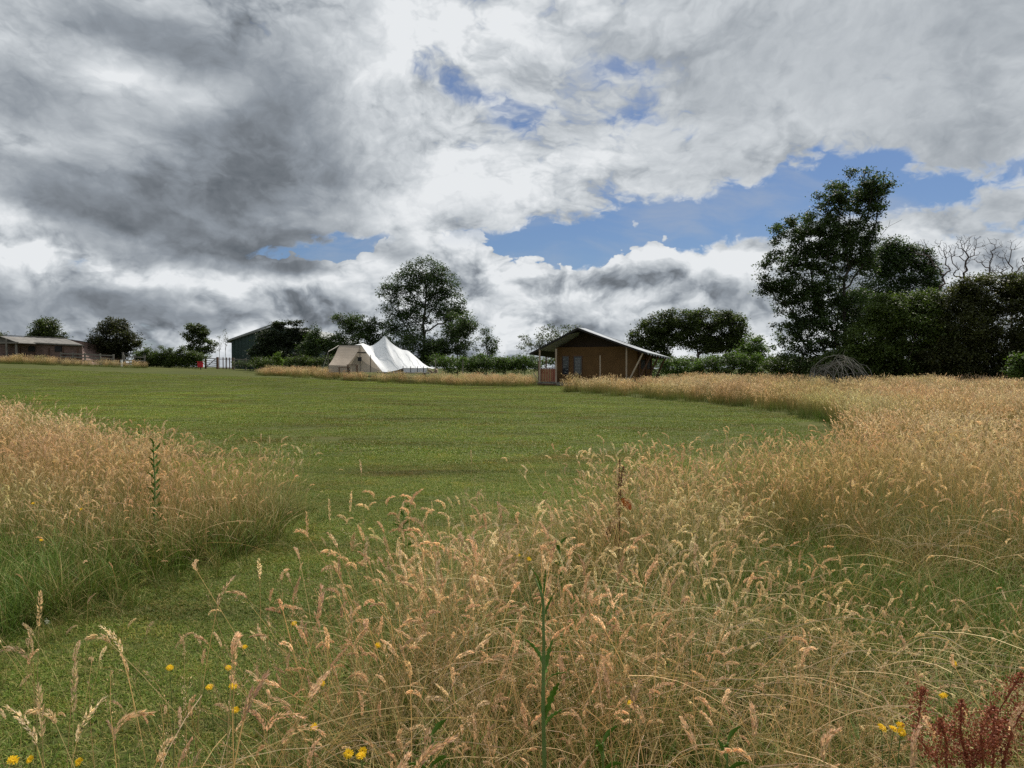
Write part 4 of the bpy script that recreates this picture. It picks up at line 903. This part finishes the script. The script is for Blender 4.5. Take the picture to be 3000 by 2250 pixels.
mb_ = MB(); ta, tb = tw0, tw1; mb_.add([Lw(tw0, sw + .35, 2.6), Lw(tw1, sw + .35, 2.6), Lw(tw1, sw + .35, roofz(tw1, 0) - .12), Lw(0, sw + .35, zRd - .12), Lw(tw0, sw + .35, roofz(tw0, 0) - .12)], [(0, 1, 2, 3, 4)]); mb_.build('gable_shade_sheet', M['gable_dark'], T)  # dark sheet painting the overhang's shade in the upper gable
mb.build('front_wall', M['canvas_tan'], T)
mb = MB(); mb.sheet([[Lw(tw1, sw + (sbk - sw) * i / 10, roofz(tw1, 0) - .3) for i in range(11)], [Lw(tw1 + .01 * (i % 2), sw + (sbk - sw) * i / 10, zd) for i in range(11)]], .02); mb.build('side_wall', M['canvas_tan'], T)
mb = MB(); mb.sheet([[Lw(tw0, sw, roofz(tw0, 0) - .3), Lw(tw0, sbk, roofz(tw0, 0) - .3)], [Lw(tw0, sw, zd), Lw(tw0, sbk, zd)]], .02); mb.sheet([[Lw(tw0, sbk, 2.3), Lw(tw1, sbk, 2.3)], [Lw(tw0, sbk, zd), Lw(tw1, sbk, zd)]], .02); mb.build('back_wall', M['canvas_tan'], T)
for i in range(2): # darker side panels with pale roll-up flaps
    s0 = sw + .75 + i * 1.15; mb = MB(); mb.sheet([[Lw(tw1 + .03, s0, 1.95), Lw(tw1 + .03, s0 + .75, 1.95)], [Lw(tw1 + .03, s0, 1.25), Lw(tw1 + .03, s0 + .75, 1.25)]], .02); mb.build('side_window', M['dark'], T)
for a, b in ((1648, 1668), (1681, 1706)):
    t0, t1 = tpx(a, sw), tpx(b, sw); tm = (t0 + t1) / 2; w_ = t1 - t0; z1, z0 = zl(1043, tm, sw), zl(1098, tm, sw)
    M3 = Matrix.Rotation(-LA, 3, 'Z')
    f = MB(); 
    for (c0, sz) in (((tm, (z0)), (w_ + .1, .06)), ((tm, z1), (w_ + .1, .06))): f.box(Lw(c0[0], sw - .05, c0[1]), (sz[0], .05, sz[1]), M3)
    for tt_ in (t0, t1): f.box(Lw(tt_, sw - .05, (z0 + z1) / 2), (.05, .05, z1 - z0 - .07), M3)
    fo = f.build('window', M['wood_dark'], T)
    g_ = MB(); g_.box(Lw(tm, sw - .035, (z0 + z1) / 2), (w_ - .05, .01, z1 - z0 - .06), M3); o_ = g_.build('pane', M['glass'], T)
    for j in range(11 if a > 1670 else 6):
        zz = z0 + .1 + (z1 - z0 - .25) * (j + .5) / (11 if a > 1670 else 6); ww = w_ * (.62 if a > 1670 else .34)
        MB().box(Lw(tm + (.0 if a > 1670 else .12 * math.sin(j * 2.1)), sw - .042, zz), (ww, .006, .035), M3).build('blind_slat', M['curtain'], T)
# deck, skirting
mb = MB(); M3 = Matrix.Rotation(-LA, 3, 'Z'); tD0, tD1 = tpx(1578, 0), tw1 + .1
mb.box(Lw((tD0 + tD1) / 2, sbk / 2 - .05, zd - .06), (tD1 - tD0, sbk + .3, .10), M3); mb.build('deck', M['wood_grey'], T)
mb = MB(); mb.box(Lw((tD0 + tD1) / 2, -.18, zd - .2), (tD1 - tD0, .05, .16), M3); [mb.box(Lw(tD0 + .2 + (tD1 - tD0 - .4) * i / 6, s_, .02), (.14, .14, .24), M3) for i in range(7) for s_ in (0, sbk)]; mb.build('deck_frame', M['wood_dark'], T)
mb = MB(); mb.box(Lw(tpx(1655, -.5), -.5, .07), (1.3, .35, .1), M3); mb.build('step', M['wood_grey'], T)
# posts
def lpost(px, s_, z1, mat='wood_pale', w=.13):
    t_ = tpx(px, s_); mb = MB(); mb.bar(Lw(t_, s_, zd - .05), Lw(t_, s_, z1), w); return mb.build('post', M[mat], T)
lpost(1581, .0, zl(1020, tpx(1581), 0)); lpost(1629, .05, zl(1022, tpx(1629), .05)); lpost(1758, .42, zl(1041, tpx(1758, .42), .42), w=.09); lpost(1835, .35, zl(1012, tpx(1835, .35), .35), 'wood_pale', .10)
lpost(1600, 3.4, 2.2, 'wood_dark', .1); lpost(1578, 3.3, 1.9, 'wood_dark', .1)
# veranda railing
t0, t1 = tpx(1583, .05), tpx(1627, .05); zr = zl(1078, (t0 + t1) / 2, .05)
mb = MB(); k = int((t1 - t0) / .135)
for i in range(k): mb.box(Lw(t0 + .07 + (t1 - t0 - .14) * i / (k - 1), .06, (zr + zd) / 2 - .02), (.115, .03, zr - zd - .1), M3)
mb.build('balustrade', M['wood_red'], T)
mb = MB(); mb.bar(Lw(t0, .05, zr), Lw(t1, .05, zr), .09, .05); mb.bar(Lw(t0 - .05, .1, zr), Lw(t0 - .05, 3.3, zr), .08, .05); mb.build('handrail', M['wood_dark'], T)
mb = MB(); [mb.box(Lw(t0 - .05, .3 + j * .25, (zr + zd) / 2), (.03, .1, zr - zd - .06), M3) for j in range(12)]; mb.build('balustrade', M['wood_red'], T)
# struts on the right
for i, s_ in enumerate((.15, sB * .36, sB * .66, sB * .95)):
    z_ = zR + (zRb - zR) * s_ / sB; mb = MB(); mb.bar(Lw(tw1 - .25 + .1 * i, s_ - .1, .1), Lw(tR - .35, s_, z_ + .02), .10); mb.build('strut', M['wood_pale'] if i == 0 else M['wood_dark'], T)
for s_ in (1.6, 2.9, sbk): mb = MB(); mb.bar(Lw(tw1 + .08, s_, zd), Lw(tw1 + .08, s_, roofz(tw1, 0) - .3), .09); mb.build('post', M['wood_dark'], T)
mb = MB(); mb.bar(Lw(tpx(1581) - .02, 0, .25), Lw(tpx(1567), -.2, .95), .08, .05); tag(mb.build('leaning_board', M['wood_pale'], base=tuple(Lw(tpx(1581), 0, .25))), 'pale board leaning outwards at the left foot of the lodge veranda', 'board')

# ---------------------------------------------------------------- white tent
T = thing('bell_tent', 'white peaked canvas tent with a beige open porch at its left end', 'tent', (at(1130, 65), 65, float(terr(at(1130, 65), 65))))
top = [(1056, 1003), (1070, 1008), (1085, 1014.5), (1098, 1009), (1110, 1000), (1119, 991.5), (1127, 983.5), (1135, 992), (1145, 1003), (1159, 1014), (1176, 1024), (1196, 1027), (1214, 1042), (1232, 1058), (1250, 1075)]
def resample(pl, n_):
    P_ = np.array(pl, float); L = np.r_[0, np.cumsum(np.hypot(*np.diff(P_, axis=0).T))]; s_ = np.linspace(0, L[-1], n_); return np.stack([np.interp(s_, L, P_[:, 0]), np.interp(s_, L, P_[:, 1])], -1)
TP = resample(top, 33); BP = resample([(1122, 1090), (1142, 1089), (1165, 1084), (1182, 1078), (1215, 1078), (1251, 1078)], 33)
rows = []; back = []; nr = 10
YT, YF = 65.8, 62.6
for i in range(nr + 1):
    f = i / nr; rw = []; bk = []
    for j in range(33):
        a = p3(TP[j][0], TP[j][1], YT - (.9 * j / 32)); b = p3(BP[j][0], BP[j][1], YF)
        if j == 0: a = p3(1059, 1011, 64.2)
        elif j < 4: a = p3(TP[j][0], TP[j][1], 64.6 + .3 * j)
        peak = math.exp(-((j - 13) / 3.2) ** 2)
        ff = f ** (1 - .28 * peak)                       # steep by the peak, flatter below
        p = a.lerp(b, f); p.z = a.z + (b.z - a.z) * (ff + 0 * peak) ; p.z -= .10 * math.sin(math.pi * f) * (1 - peak) + .012 * math.sin(j * 2.2 + i) * math.sin(math.pi * f)
        rw.append(p); c_ = Vector((p.x + .3 * f, 2 * a.y - p.y + .0, p.z)); bk.append(c_)
    rows.append(rw); back.append(bk)
mb = MB(); mb.sheet(rows); mb.sheet([r_[::-1] for r_ in back]); mb.add([rows[0][0], rows[0][1], p3(1034, 1012, 66.2)], [(0, 1, 2)])
mb.build('canvas', M['canvas_white'], T, smooth=True)
# seams and drip lines
mb = MB()
for j in (9, 15, 21, 26):
    mb.tube([rows[i][min(j + i // 3, 32)] + Vector((0, -.03, .03)) for i in range(2, nr + 1)], .012, 4)
mb.build('seam', M['canvas_grey'], T)
gz_ = float(terr(at(1180, 63), 63))
def wallp(pl, Y0, zb_): return [[p3(x, y, Y0) for x, y in pl], [Vector((at(x, Y0), Y0, zb_)) for x, y in pl]]
mb = MB(); mb.sheet(wallp([(1182, 1078), (1198, 1078.5), (1215, 1078.5), (1233, 1078.5), (1250, 1078)], 62.7, zt(1093, 62.7)), .02); mb.build('side_wall', M['canvas_white'], T)
mb = MB(); mb.sheet(wallp([(1120, 1088), (1142, 1087), (1165, 1082.5), (1182, 1077)], 63.1, zt(1094, 63.1)), .02); mb.build('side_wall', M['canvas_beige'], T)
mb = MB(); mb.sheet([[p3(1251, 1078, 62.7), p3(1251, 1076, 67.5)], [Vector((at(1254, 62.7), 62.7, gz_)), Vector((at(1254, 67.5), 67.5, gz_))]], .02); mb.build('end_wall', M['canvas_white'], T)
for x in (1181, 1203, 1223, 1241): q_ = p3(x, 1070 + (2 if x < 1200 else 3), 62.45); mb = MB(); mb.bar((q_.x, q_.y, zt(1094, 62.45)), q_, .05); mb.build('pole', M['dark'], T)
# porch
A_, B_ = p3(993, 1012, 62.9), p3(1058, 1012, 63.6); A2, B2 = p3(963, 1070, 61.2), p3(1016, 1072, 61.9)
n_ = 8
rows = [[(A_.lerp(B_, j / n_)).lerp(A2.lerp(B2, j / n_), i / n_) + Vector((.05 * math.sin(math.pi * i / n_), .10 * math.sin(math.pi * i / n_), -.05 * math.sin(math.pi * i / n_))) for j in range(n_ + 1)] for i in range(n_ + 1)]
mb = MB(); mb.sheet(rows, .02); mb.build('porch_canopy', M['canvas_beige'], T)
zb_ = zt(1091, 61.5); mb = MB(); mb.sheet([[A2, B2], [Vector((A2.x, A2.y, zb_)), Vector((B2.x, B2.y, zb_))]], .02); mb.build('porch_wall', M['canvas_beige'], T)
mb = MB(); W0 = p3(1122, 1091, 62.6); mb.add([p3(1058, 1013, 63.7), p3(1090, 1052, 63.1), W0, Vector((B2.x, 63.6, zb_)), p3(1016, 1070, 63.6), p3(1046, 1030, 63.7)], [(0, 5, 4, 3, 2, 1)]); mb.build('front_panel', M['canvas_beige'], T)
mb = MB(); mb.bar(p3(1046, 1029, 63.2), p3(1017, 1066, 62.6), .07, .05); mb.build('door_flap', M['canvas_white'], T)
mb = MB(); mb.bar(p3(1040, 1033, 63.5), p3(1074, 1033, 63.4), .05, .09); mb.bar(p3(1086, 1040, 63.2), p3(1086, 1090, 63.0), .05); mb.build('seam', M['dark'], T)
for (x0, y0, Y0, x1, y1, Y1) in ((1055, 1012, 63.4, 1056, 1092, 63.3), (993, 1012, 62.8, 998, 1090, 62.6), (962, 1030, 61.5, 961, 1094, 61.5)):
    mb = MB(); mb.bar(p3(x1, y1, Y1), p3(x0, y0, Y0), .04); mb.build('pole', M['wood_grey'], T)
mb = MB(); mb.bar(A_, B_, .07); mb.build('ridge_pole', M['wood_grey'], T)
mb = MB(); mb.tube([p3(962, 1030, 61.5), p3(975, 1023, 62), A_], .03, 4); mb.tube([p3(962, 1030, 61.5), p3(943, 1088, 61.3)], .012, 4); mb.build('guy_rope', M['rope'], T)
# things at the tent
q_ = p3(1054, 1053, 62.9); t = thing('lantern', 'small black lantern hanging at the tent porch pole', 'lantern', tuple(q_)); MB().box(q_, (.32, .16, .30)).build('lantern_body', M['dark'], t, bevel=.03); MB().bar(q_ + Vector((0, 0, .14)), q_ + Vector((0, 0, .5)), .02).build('hook', M['dark'], t); MB().box(q_ + Vector((0, 0, .17)), (.36, .2, .04)).build('cap', M['dark'], t)
q_ = p3(1033, 1078, 61.0); t = thing('camp_table', 'low wooden camp table before the tent porch', 'table', (q_.x, q_.y, q_.z - .2)); zt_ = zt(1069, 61); zb_ = zt_ - .62
MB().box((q_.x, q_.y, zt_), (.85, .6, .05)).build('table_top', M['wood_dark'], t)
for sx in (-1, 1):
    for sy in (-1, 1): MB().bar((q_.x + sx * .36, q_.y + sy * .24, zb_), (q_.x + sx * .36, q_.y + sy * .24, zt_ - .03), .06).build('leg', M['wood_dark'], t)
q_ = p3(1008, 1080, 60.8); t = thing('bench', 'narrow wooden bench left of the camp table', 'bench', (q_.x, q_.y, zt_ - .75)); MB().box((q_.x, q_.y, zt_ - .22), (.95, .28, .05)).build('seat', M['wood_dark'], t)
for sx in (-1, 1): MB().bar((q_.x + sx * .4, q_.y, zt_ - .75), (q_.x + sx * .4, q_.y, zt_ - .25), .07).build('leg', M['wood_dark'], t)
rg = np.random.default_rng(3); q_ = p3(1268, 1084, 62.2)
for k in range(14):
    c_ = q_ + Vector((rg.uniform(-.45, .45), rg.uniform(-.15, .15), -.2 + .11 * (k // 5))); rad = rg.uniform(.055, .085)
    mb = MB(); mb.tube([c_ + Vector((rg.normal(0, .03), -.22, 0)), c_ + Vector((0, 0, rg.normal(0, .012))), c_ + Vector((rg.normal(0, .03), .22, 0))], [rad, rad * 1.04, rad * .97], 8)
    tag(mb.build('firewood_log', M['log'], base=tuple(c_)), 'split log in the firewood heap right of the white tent', 'log', 'logs heaped by the tent')
mb = MB(); D0, D1 = p3(1108, 1091, 61.9), p3(1262, 1093, 61.6); mb.bar(D0, D1, 1.2, .08); mb.build('x', M['wood_grey']); o = bpy.data.objects['x']; o.name = 'tent_deck'; tag(o, 'low grey plank deck under the right side of the white tent', 'deck')
for px, py0 in ((1276, 1050), (1356, 1055)):
    q_ = p3(px, 1085, 66); mb = MB(); mb.bar((q_.x, 66, q_.z - .3), (q_.x, 66, zt(py0, 66)), .08); mb.box((q_.x, 66, zt(py0, 66)), (.1, .1, .05)); tag(mb.build('stake', M['wood_grey'], base=(q_.x, 66, q_.z)), 'thin grey stake just right of the firewood heap' if px < 1300 else 'thin grey stake in front of the rough hedge under the airy ash', 'stake')

# ---------------------------------------------------------------- wild plants standing in the grass
def mat_plant(name, c0, c1, sc_=18, trans=.2):
    m = mat_new(name); n_ = noise(obj_pos(), sc_, 4, .6); finish(mixc(ss(n_, .3, .7), c0, c1), .6, .3, trans); return m
M['dock_red'] = mat_plant('dock_red', (.19, .045, .022), (.38, .13, .065), 60)
M['dock_brown'] = mat_plant('dock_brown', (.11, .045, .02), (.24, .11, .05), 60)
M['dock_leaf'] = mat_plant('dock_leaf', (.42, .10, .02), (.50, .17, .03))
M['stem_green'] = mat_plant('stem_green', (.12, .19, .05), (.19, .27, .09), 10)
M['leaf_green'] = mat_plant('leaf_green', (.09, .18, .02), (.15, .28, .045), 12, .35)
M['petal'] = mat_plant('petal', (.80, .52, .01), (.88, .62, .02), 60, .3)
M['petal_w'] = mat_plant('petal_w', (.66, .66, .56), (.75, .74, .66), 60, .3)
rp = np.random.default_rng(99)
def seed_cloud(pts, rad, n_, size, rg):
    P_ = np.array([list(p) for p in pts]); k = rg.uniform(0, len(P_) - 1.001, n_); i = k.astype(int); f = (k - i)[:, None]
    c_ = P_[i] * (1 - f) + P_[i + 1] * f; prof = np.sin(np.pi * np.clip(k / (len(P_) - 1) * .86 + .12, 0, 1))[:, None]
    whorl = (np.round(k * 7) / 7)  # knotted whorls
    p = c_ + rg.normal(0, .5, (n_, 3)) * rad * prof
    nr = rg.normal(size=(n_, 3)); nr /= np.linalg.norm(nr, axis=1)[:, None]; u = np.cross(nr, rg.normal(size=(n_, 3))); u /= np.linalg.norm(u, axis=1)[:, None]; v = np.cross(nr, u)
    s_ = (size * rg.uniform(.6, 1.3, n_))[:, None]
    V = np.stack([p - u * s_ * .5, p + v * s_ * .45, p + u * s_ * .5, p - v * s_ * .45], 1).reshape(-1, 3)
    return V, np.arange(n_ * 4).reshape(-1, 4)
def dock(label, base, spikes, mat, rad, n_, size, seed):
    rg = np.random.default_rng(seed); t = thing('dock_plant', label, 'dock plant', base); b = Vector(base)
    mb = MB()
    for pts in spikes: mb.tube([b + Vector(p) for p in pts], [.005] + [.003] * (len(pts) - 2) + [.0015], 5)
    mb.build('stem', M[mat], t)
    for pts in spikes:
        q_ = [Vector(p) for p in pts][1:]; L = []
        for a, c_ in zip(q_, q_[1:]): L += [a.lerp(c_, s_ / 4) for s_ in range(4)]
        L.append(q_[-1]); V, Fq = seed_cloud(L, rad, n_, size, rg)
        mesh_np('seed_head', V, Fq, M[mat], parent=t)
    return t
def rel(px, py, Y, b): p = p3(px, py, Y); return (p.x - b[0], p.y - b[1], p.z - b[2])
b = (at(2890, 1.95), 1.95, 0.0)
dock('deep red seeding dock plant in the bottom right corner', b,
     [[(0, 0, 0), rel(2930, 2230, 1.9, b), rel(2930, 2120, 1.92, b), rel(2975, 2040, 1.92, b), rel(3010, 1980, 1.92, b)],
      [(0, 0, 0), rel(2850, 2240, 1.9, b), rel(2830, 2160, 1.9, b), rel(2832, 2060, 1.9, b)],
      [(0, 0, 0), rel(2760, 2240, 1.95, b), rel(2700, 2170, 1.95, b), rel(2712, 2060, 1.95, b), rel(2720, 2030, 1.95, b)],
      [(0, 0, 0), rel(2900, 2240, 1.85, b), rel(2890, 2160, 1.85, b), rel(2930, 2080, 1.85, b)],
      [(0, 0, 0), rel(2790, 2250, 1.9, b), rel(2790, 2190, 1.9, b), rel(2770, 2120, 1.9, b)],
      [(0, 0, 0), rel(2860, 2250, 1.88, b), rel(2900, 2200, 1.88, b), rel(2965, 2120, 1.88, b)],
      [(0, 0, 0), rel(2960, 2250, 1.85, b), rel(2985, 2150, 1.85, b), rel(3030, 2060, 1.85, b)]], 'dock_red', .042, 850, .0062, 1)
b = (at(1815, 5.3), 5.3, 0.0)
t = dock('reddish brown dock stalk with one orange leaf in the middle of the tall grass', b,
     [[(0, 0, 0), rel(1812, 1540, 5.3, b), rel(1814, 1440, 5.3, b), rel(1816, 1345, 5.3, b)], [(0, 0, 0), rel(1800, 1530, 5.3, b), rel(1785, 1560, 5.3, b), rel(1780, 1575, 5.3, b)], [(0, 0, 0), rel(1818, 1460, 5.3, b), rel(1822, 1400, 5.3, b), rel(1828, 1365, 5.3, b)]], 'dock_brown', .032, 240, .010, 2)
def leaf_shape(base, tip, w, mat, parent, name='leaf', bend=.15, n_=8, wav=.1, lobes=0):
    a = Vector(base); b_ = Vector(tip); d_ = b_ - a; sd_ = d_.cross(Vector((.1, .9, .3))).normalized(); up = sd_.cross(d_).normalized(); rows = []
    for i in range(n_ + 1):
        s_ = i / n_; c_ = a + d_ * s_ + up * bend * d_.length * math.sin(math.pi * s_); ww = w * (math.sin(math.pi * min(1, s_ * .92 + .06)) ** .8) * (1 + wav * math.sin(i * 2.4)) * (1 if not lobes else (.45 + .55 * (i % 2)))
        rows.append([c_ - sd_ * ww + up * ww * .25, c_, c_ + sd_ * ww + up * ww * .25])
    mb = MB(); mb.sheet(rows, .0006); o = mb.build(name, mat, parent); return o
leaf_shape(Vector(b) + Vector(rel(1822, 1462, 5.3, b)), Vector(b) + Vector(rel(1850, 1496, 5.25, b)), .030, M['dock_leaf'], t)
q_ = Vector(b) + Vector(rel(1780, 1560, 5.25, b)); mb = MB(); mb.tube([q_ + Vector((0, 0, .035)), q_, q_ - Vector((0, 0, .03))], [.006, .012, .005], 6); mb.build('bud', M['dark'], t)
# tall green thistle stem, front middle
b = (at(1592, 1.75), 1.75, 0.0)
t = thing('sow_thistle', 'tall smooth green stem with soft leaves standing close in front, centre bottom', 'sow thistle', b); bv = Vector(b)
mb = MB(); mb.tube([bv, p3(1596, 2250, 1.75), p3(1592, 2080, 1.75), p3(1594, 1900, 1.75), p3(1592, 1760, 1.75), p3(1570, 1700, 1.75)], [.006, .0052, .0048, .004, .003, .0015], 7); mb.build('stem', M['stem_green'], t, smooth=True)
for (x0, y0, x1, y1, w_, dy) in ((1594, 2130, 1640, 2010, .016, -.05), (1594, 2150, 1650, 2090, .012, .04), (1592, 1960, 1540, 1880, .012, .05), (1594, 2000, 1620, 1880, .013, .06), (1593, 1800, 1575, 1690, .007, 0), (1593, 1820, 1625, 1740, .007, .02), (1592, 1760, 1600, 1670, .005, 0), (1590, 1730, 1550, 1660, .004, 0), (1594, 2040, 1660, 1980, .01, .1)):
    leaf_shape(p3(x0, y0, 1.75), p3(x1, y1, 1.75 + dy), w_ * .6, M['leaf_green'], t, lobes=1, n_=12)
# thistle in the left patch
b = (at(452, 6.0), 6.0, 0.0)
t = thing('thistle', 'tall narrow green thistle rising out of the left grass patch', 'thistle', b); bv = Vector(b)
mb = MB(); mb.tube([bv, p3(446, 1560, 6), p3(450, 1420, 6), p3(447, 1330, 6), p3(445, 1290, 6)], [.009, .008, .006, .004, .002], 6); mb.build('stem', M['stem_green'], t)
for i in range(26):
    y_ = 1310 + i * 12; s_ = 1 if i % 2 else -1; L = 14 + 6 * math.sin(i * 1.7) + i * .3
    leaf_shape(p3(448, y_, 6), p3(448 + s_ * L, y_ - 22 - 6 * math.cos(i), 6 + .04 * s_), .013, M['leaf_green'], t, lobes=1, n_=8)
# broad leaves low in the grass
for k, (px, py, Y, lb) in enumerate(((1260, 2170, 2.0, 'small green broad leaved weed low in the grass left of the tall stem'), (1770, 2190, 2.05, 'green broad leaved weed at the foot of the grass right of the tall stem'), (2140, 2190, 2.05, 'green blades of a leafy weed at bottom right of centre'), (1180, 1500, 4.4, 'green nettle like weed behind the foremost tan heads'), (1640, 1600, 3.9, 'upright green weed in the tan grass right of centre'))):
    p = p3(px, py, Y); g0 = p.z - .22; t = thing('broadleaf_weed', lb, 'weed', (p.x, Y, g0), 'green weeds in the tall grass')
    MB().tube([(p.x, Y, 0), (p.x, Y, g0), (p.x, Y, p.z)], .003, 5).build('stem', M['stem_green'], t)
    for j in range(9):
        a = j * 2.4; h = g0 + (p.z - g0) * j / 8; L = .085 - .005 * j; leaf_shape((p.x, Y, h), (p.x + math.cos(a) * L, Y + math.sin(a) * L, h + .04), .0075, M['leaf_green'], t, n_=6)
# yellow flowers
FL = [(487, 1966, .60, 'left of the pair above the foremost tan heads, lower left'), (604, 2025, .58, 'bright one just below the pair at lower left'), (674, 2022, .60, 'beside the drooping tan head, lower left'), (709, 1904, .56, 'orange tinged one highest at lower left'),
      (661, 1967, .58, 'on the right of the pair at lower left'), (681, 2093, .62, 'large one below the others at lower left'), (912, 2144, .62, 'isolated one at the left foot of the tan mass'), (856, 1834, .52, 'small one on the path edge'), (1014, 2224, .66, 'left one of the bottom trio'), (1051, 2232, .66, 'lowest of the bottom trio'), (1058, 2216, .66, 'right one of the bottom trio'),
      (18, 2244, .62, 'in the bottom left corner'), (70, 2242, .62, 'beside the bottom left corner'), (215, 2248, .62, 'third from the left along the bottom edge'), (935, 2012, .60, 'half sunk in the tan mass left of centre'), (1103, 1899, .58, 'tiny one in the middle of the tan mass'), (1854, 2072, .60, 'right of the tall green stem'),
      (2779, 2050, .60, 'above the group near the red dock'), (2808, 1952, .58, 'topmost near the right edge'), (2597, 2146, .62, 'leftmost of the group beside the red dock'), (2655, 2158, .62, 'brightest of the group beside the red dock'), (2652, 2138, .62, 'upper one of the group beside the red dock'), (2632, 2150, .61, 'middle of the group beside the red dock'),
      (90, 1477, .62, 'largest in the left grass patch'), (232, 1494, .60, 'small one in the left patch right of the largest'), (112, 1586, .5, 'low in the left grass patch'), (1519, 1631, .6, 'upper one in the centre grass'), (1550, 1642, .6, 'lower one in the centre grass')]
def flower(px, py, zf, lb, rg):
    D = F * (EYE - zf) / (py - HZ); p = Vector((at(px, D), D, zf)); ln = rg.uniform(-.04, .04)
    t = thing('hawkbit_flower', 'yellow wild flower, ' + lb, 'flower', (p.x + ln, D, 0), 'yellow flowers in the grass')
    r_ = .0130 * rg.uniform(.85, 1.15); tl = Matrix.Rotation(rg.uniform(.2, .9), 3, 'X') @ Matrix.Rotation(rg.uniform(-.4, .4), 3, 'Y')
    MB().tube([(p.x + ln, D, 0), (p.x + ln * .6, D + .02, zf * .6), tuple(p - Vector((0, 0, .004)))], .0012, 4).build('stem', M['stem_green'], t)
    mb = MB()
    for ring, (k, rr, zz) in enumerate(((15, 1.0, .001), (12, .72, .003), (8, .42, .005))):
        for j in range(k):
            a = 6.283 * j / k + ring * .2 + rg.normal(0, .06); d_ = Vector((math.cos(a), math.sin(a), 0)); s_ = Vector((-d_.y, d_.x, 0)); L = r_ * rr * rg.uniform(.85, 1.1)
            mb.add([p + tl @ (d_ * .001 + Vector((0, 0, zz))), p + tl @ (d_ * L * .8 - s_ * r_ * .13 + Vector((0, 0, zz + .002))), p + tl @ (d_ * L + Vector((0, 0, zz + .001))), p + tl @ (d_ * L * .8 + s_ * r_ * .13 + Vector((0, 0, zz + .002)))], [(0, 1, 2, 3)])
    mb.build('petals', M['petal'], t)
for f_ in FL: flower(*f_, rp)
# small white clover heads on the path
for k, (px, py, lb) in enumerate(((705, 1600, 'by the corner of the left patch'), (215, 1700, 'left of the path in the short green grass'), (155, 1690, 'leftmost on the short grass'), (125, 1828, 'lowest, beside the single tall seed head'), (700, 1560, 'highest, against the left patch'))):
    D = F * (EYE - .06) / (py - HZ); p = Vector((at(px, D), D, .06)); t = thing('clover_flower', 'tiny white clover head ' + lb, 'flower', (p.x, D, 0), 'white clover heads on the path')
    MB().tube([(p.x, D, 0), (p.x, D + .004, .03), tuple(p)], .0012, 4).build('stem', M['stem_green'], t)
    V, Fq = seed_cloud([p + Vector((0, 0, -.006)) - t.location, p + Vector((0, 0, .008)) - t.location], .016, 70, .006, rp); mesh_np('head', V, Fq, M['petal_w'], parent=t)
# a few large single seed heads close to the camera, lower left
def single(gb, rg, i): stalk(gb, rg, h=.80, lean=(.03, .25, .12, .4)[i % 4], droop=(.03, .8, .35, .9)[i % 4], headlen=.11, headw=.014, nspike=70, spl=.011, headcol=HCOL[i % 3], nseg=10, stemw=.002)
C_SG = variants('single', single, 4, M['grass'], 200)
sg = [(82, 1800, 0), (305, 1830, 1), (665, 1960, 0), (540, 1750, 2), (520, 2060, 1), (130, 2120, 0), (240, 2100, 2), (450, 1840, 2), (180, 2060, 0), (340, 2150, 3), (60, 2130, 2), (905, 1540, 0), (970, 1500, 0), (1010, 1480, 0), (1065, 1370, 2), (1385, 1345, 0), (760, 1640, 2)]
XS = []; YS = []; ID = []
for px, py, k in sg:
    D = F * (EYE - .84) / (py - HZ); XS.append(at(px, D)); YS.append(D); ID.append(k)
XS = np.array(XS); YS = np.array(YS)
scatter('tall_single_seed_heads', ('tallest single fluffy seed heads standing over the path at lower left', 'grass'), C_SG, XS, YS, 0 * XS, np.stack([0 * XS, 0 * XS, rng.uniform(0, 6.28, len(XS))], -1), np.ones(len(XS)), np.array(ID))
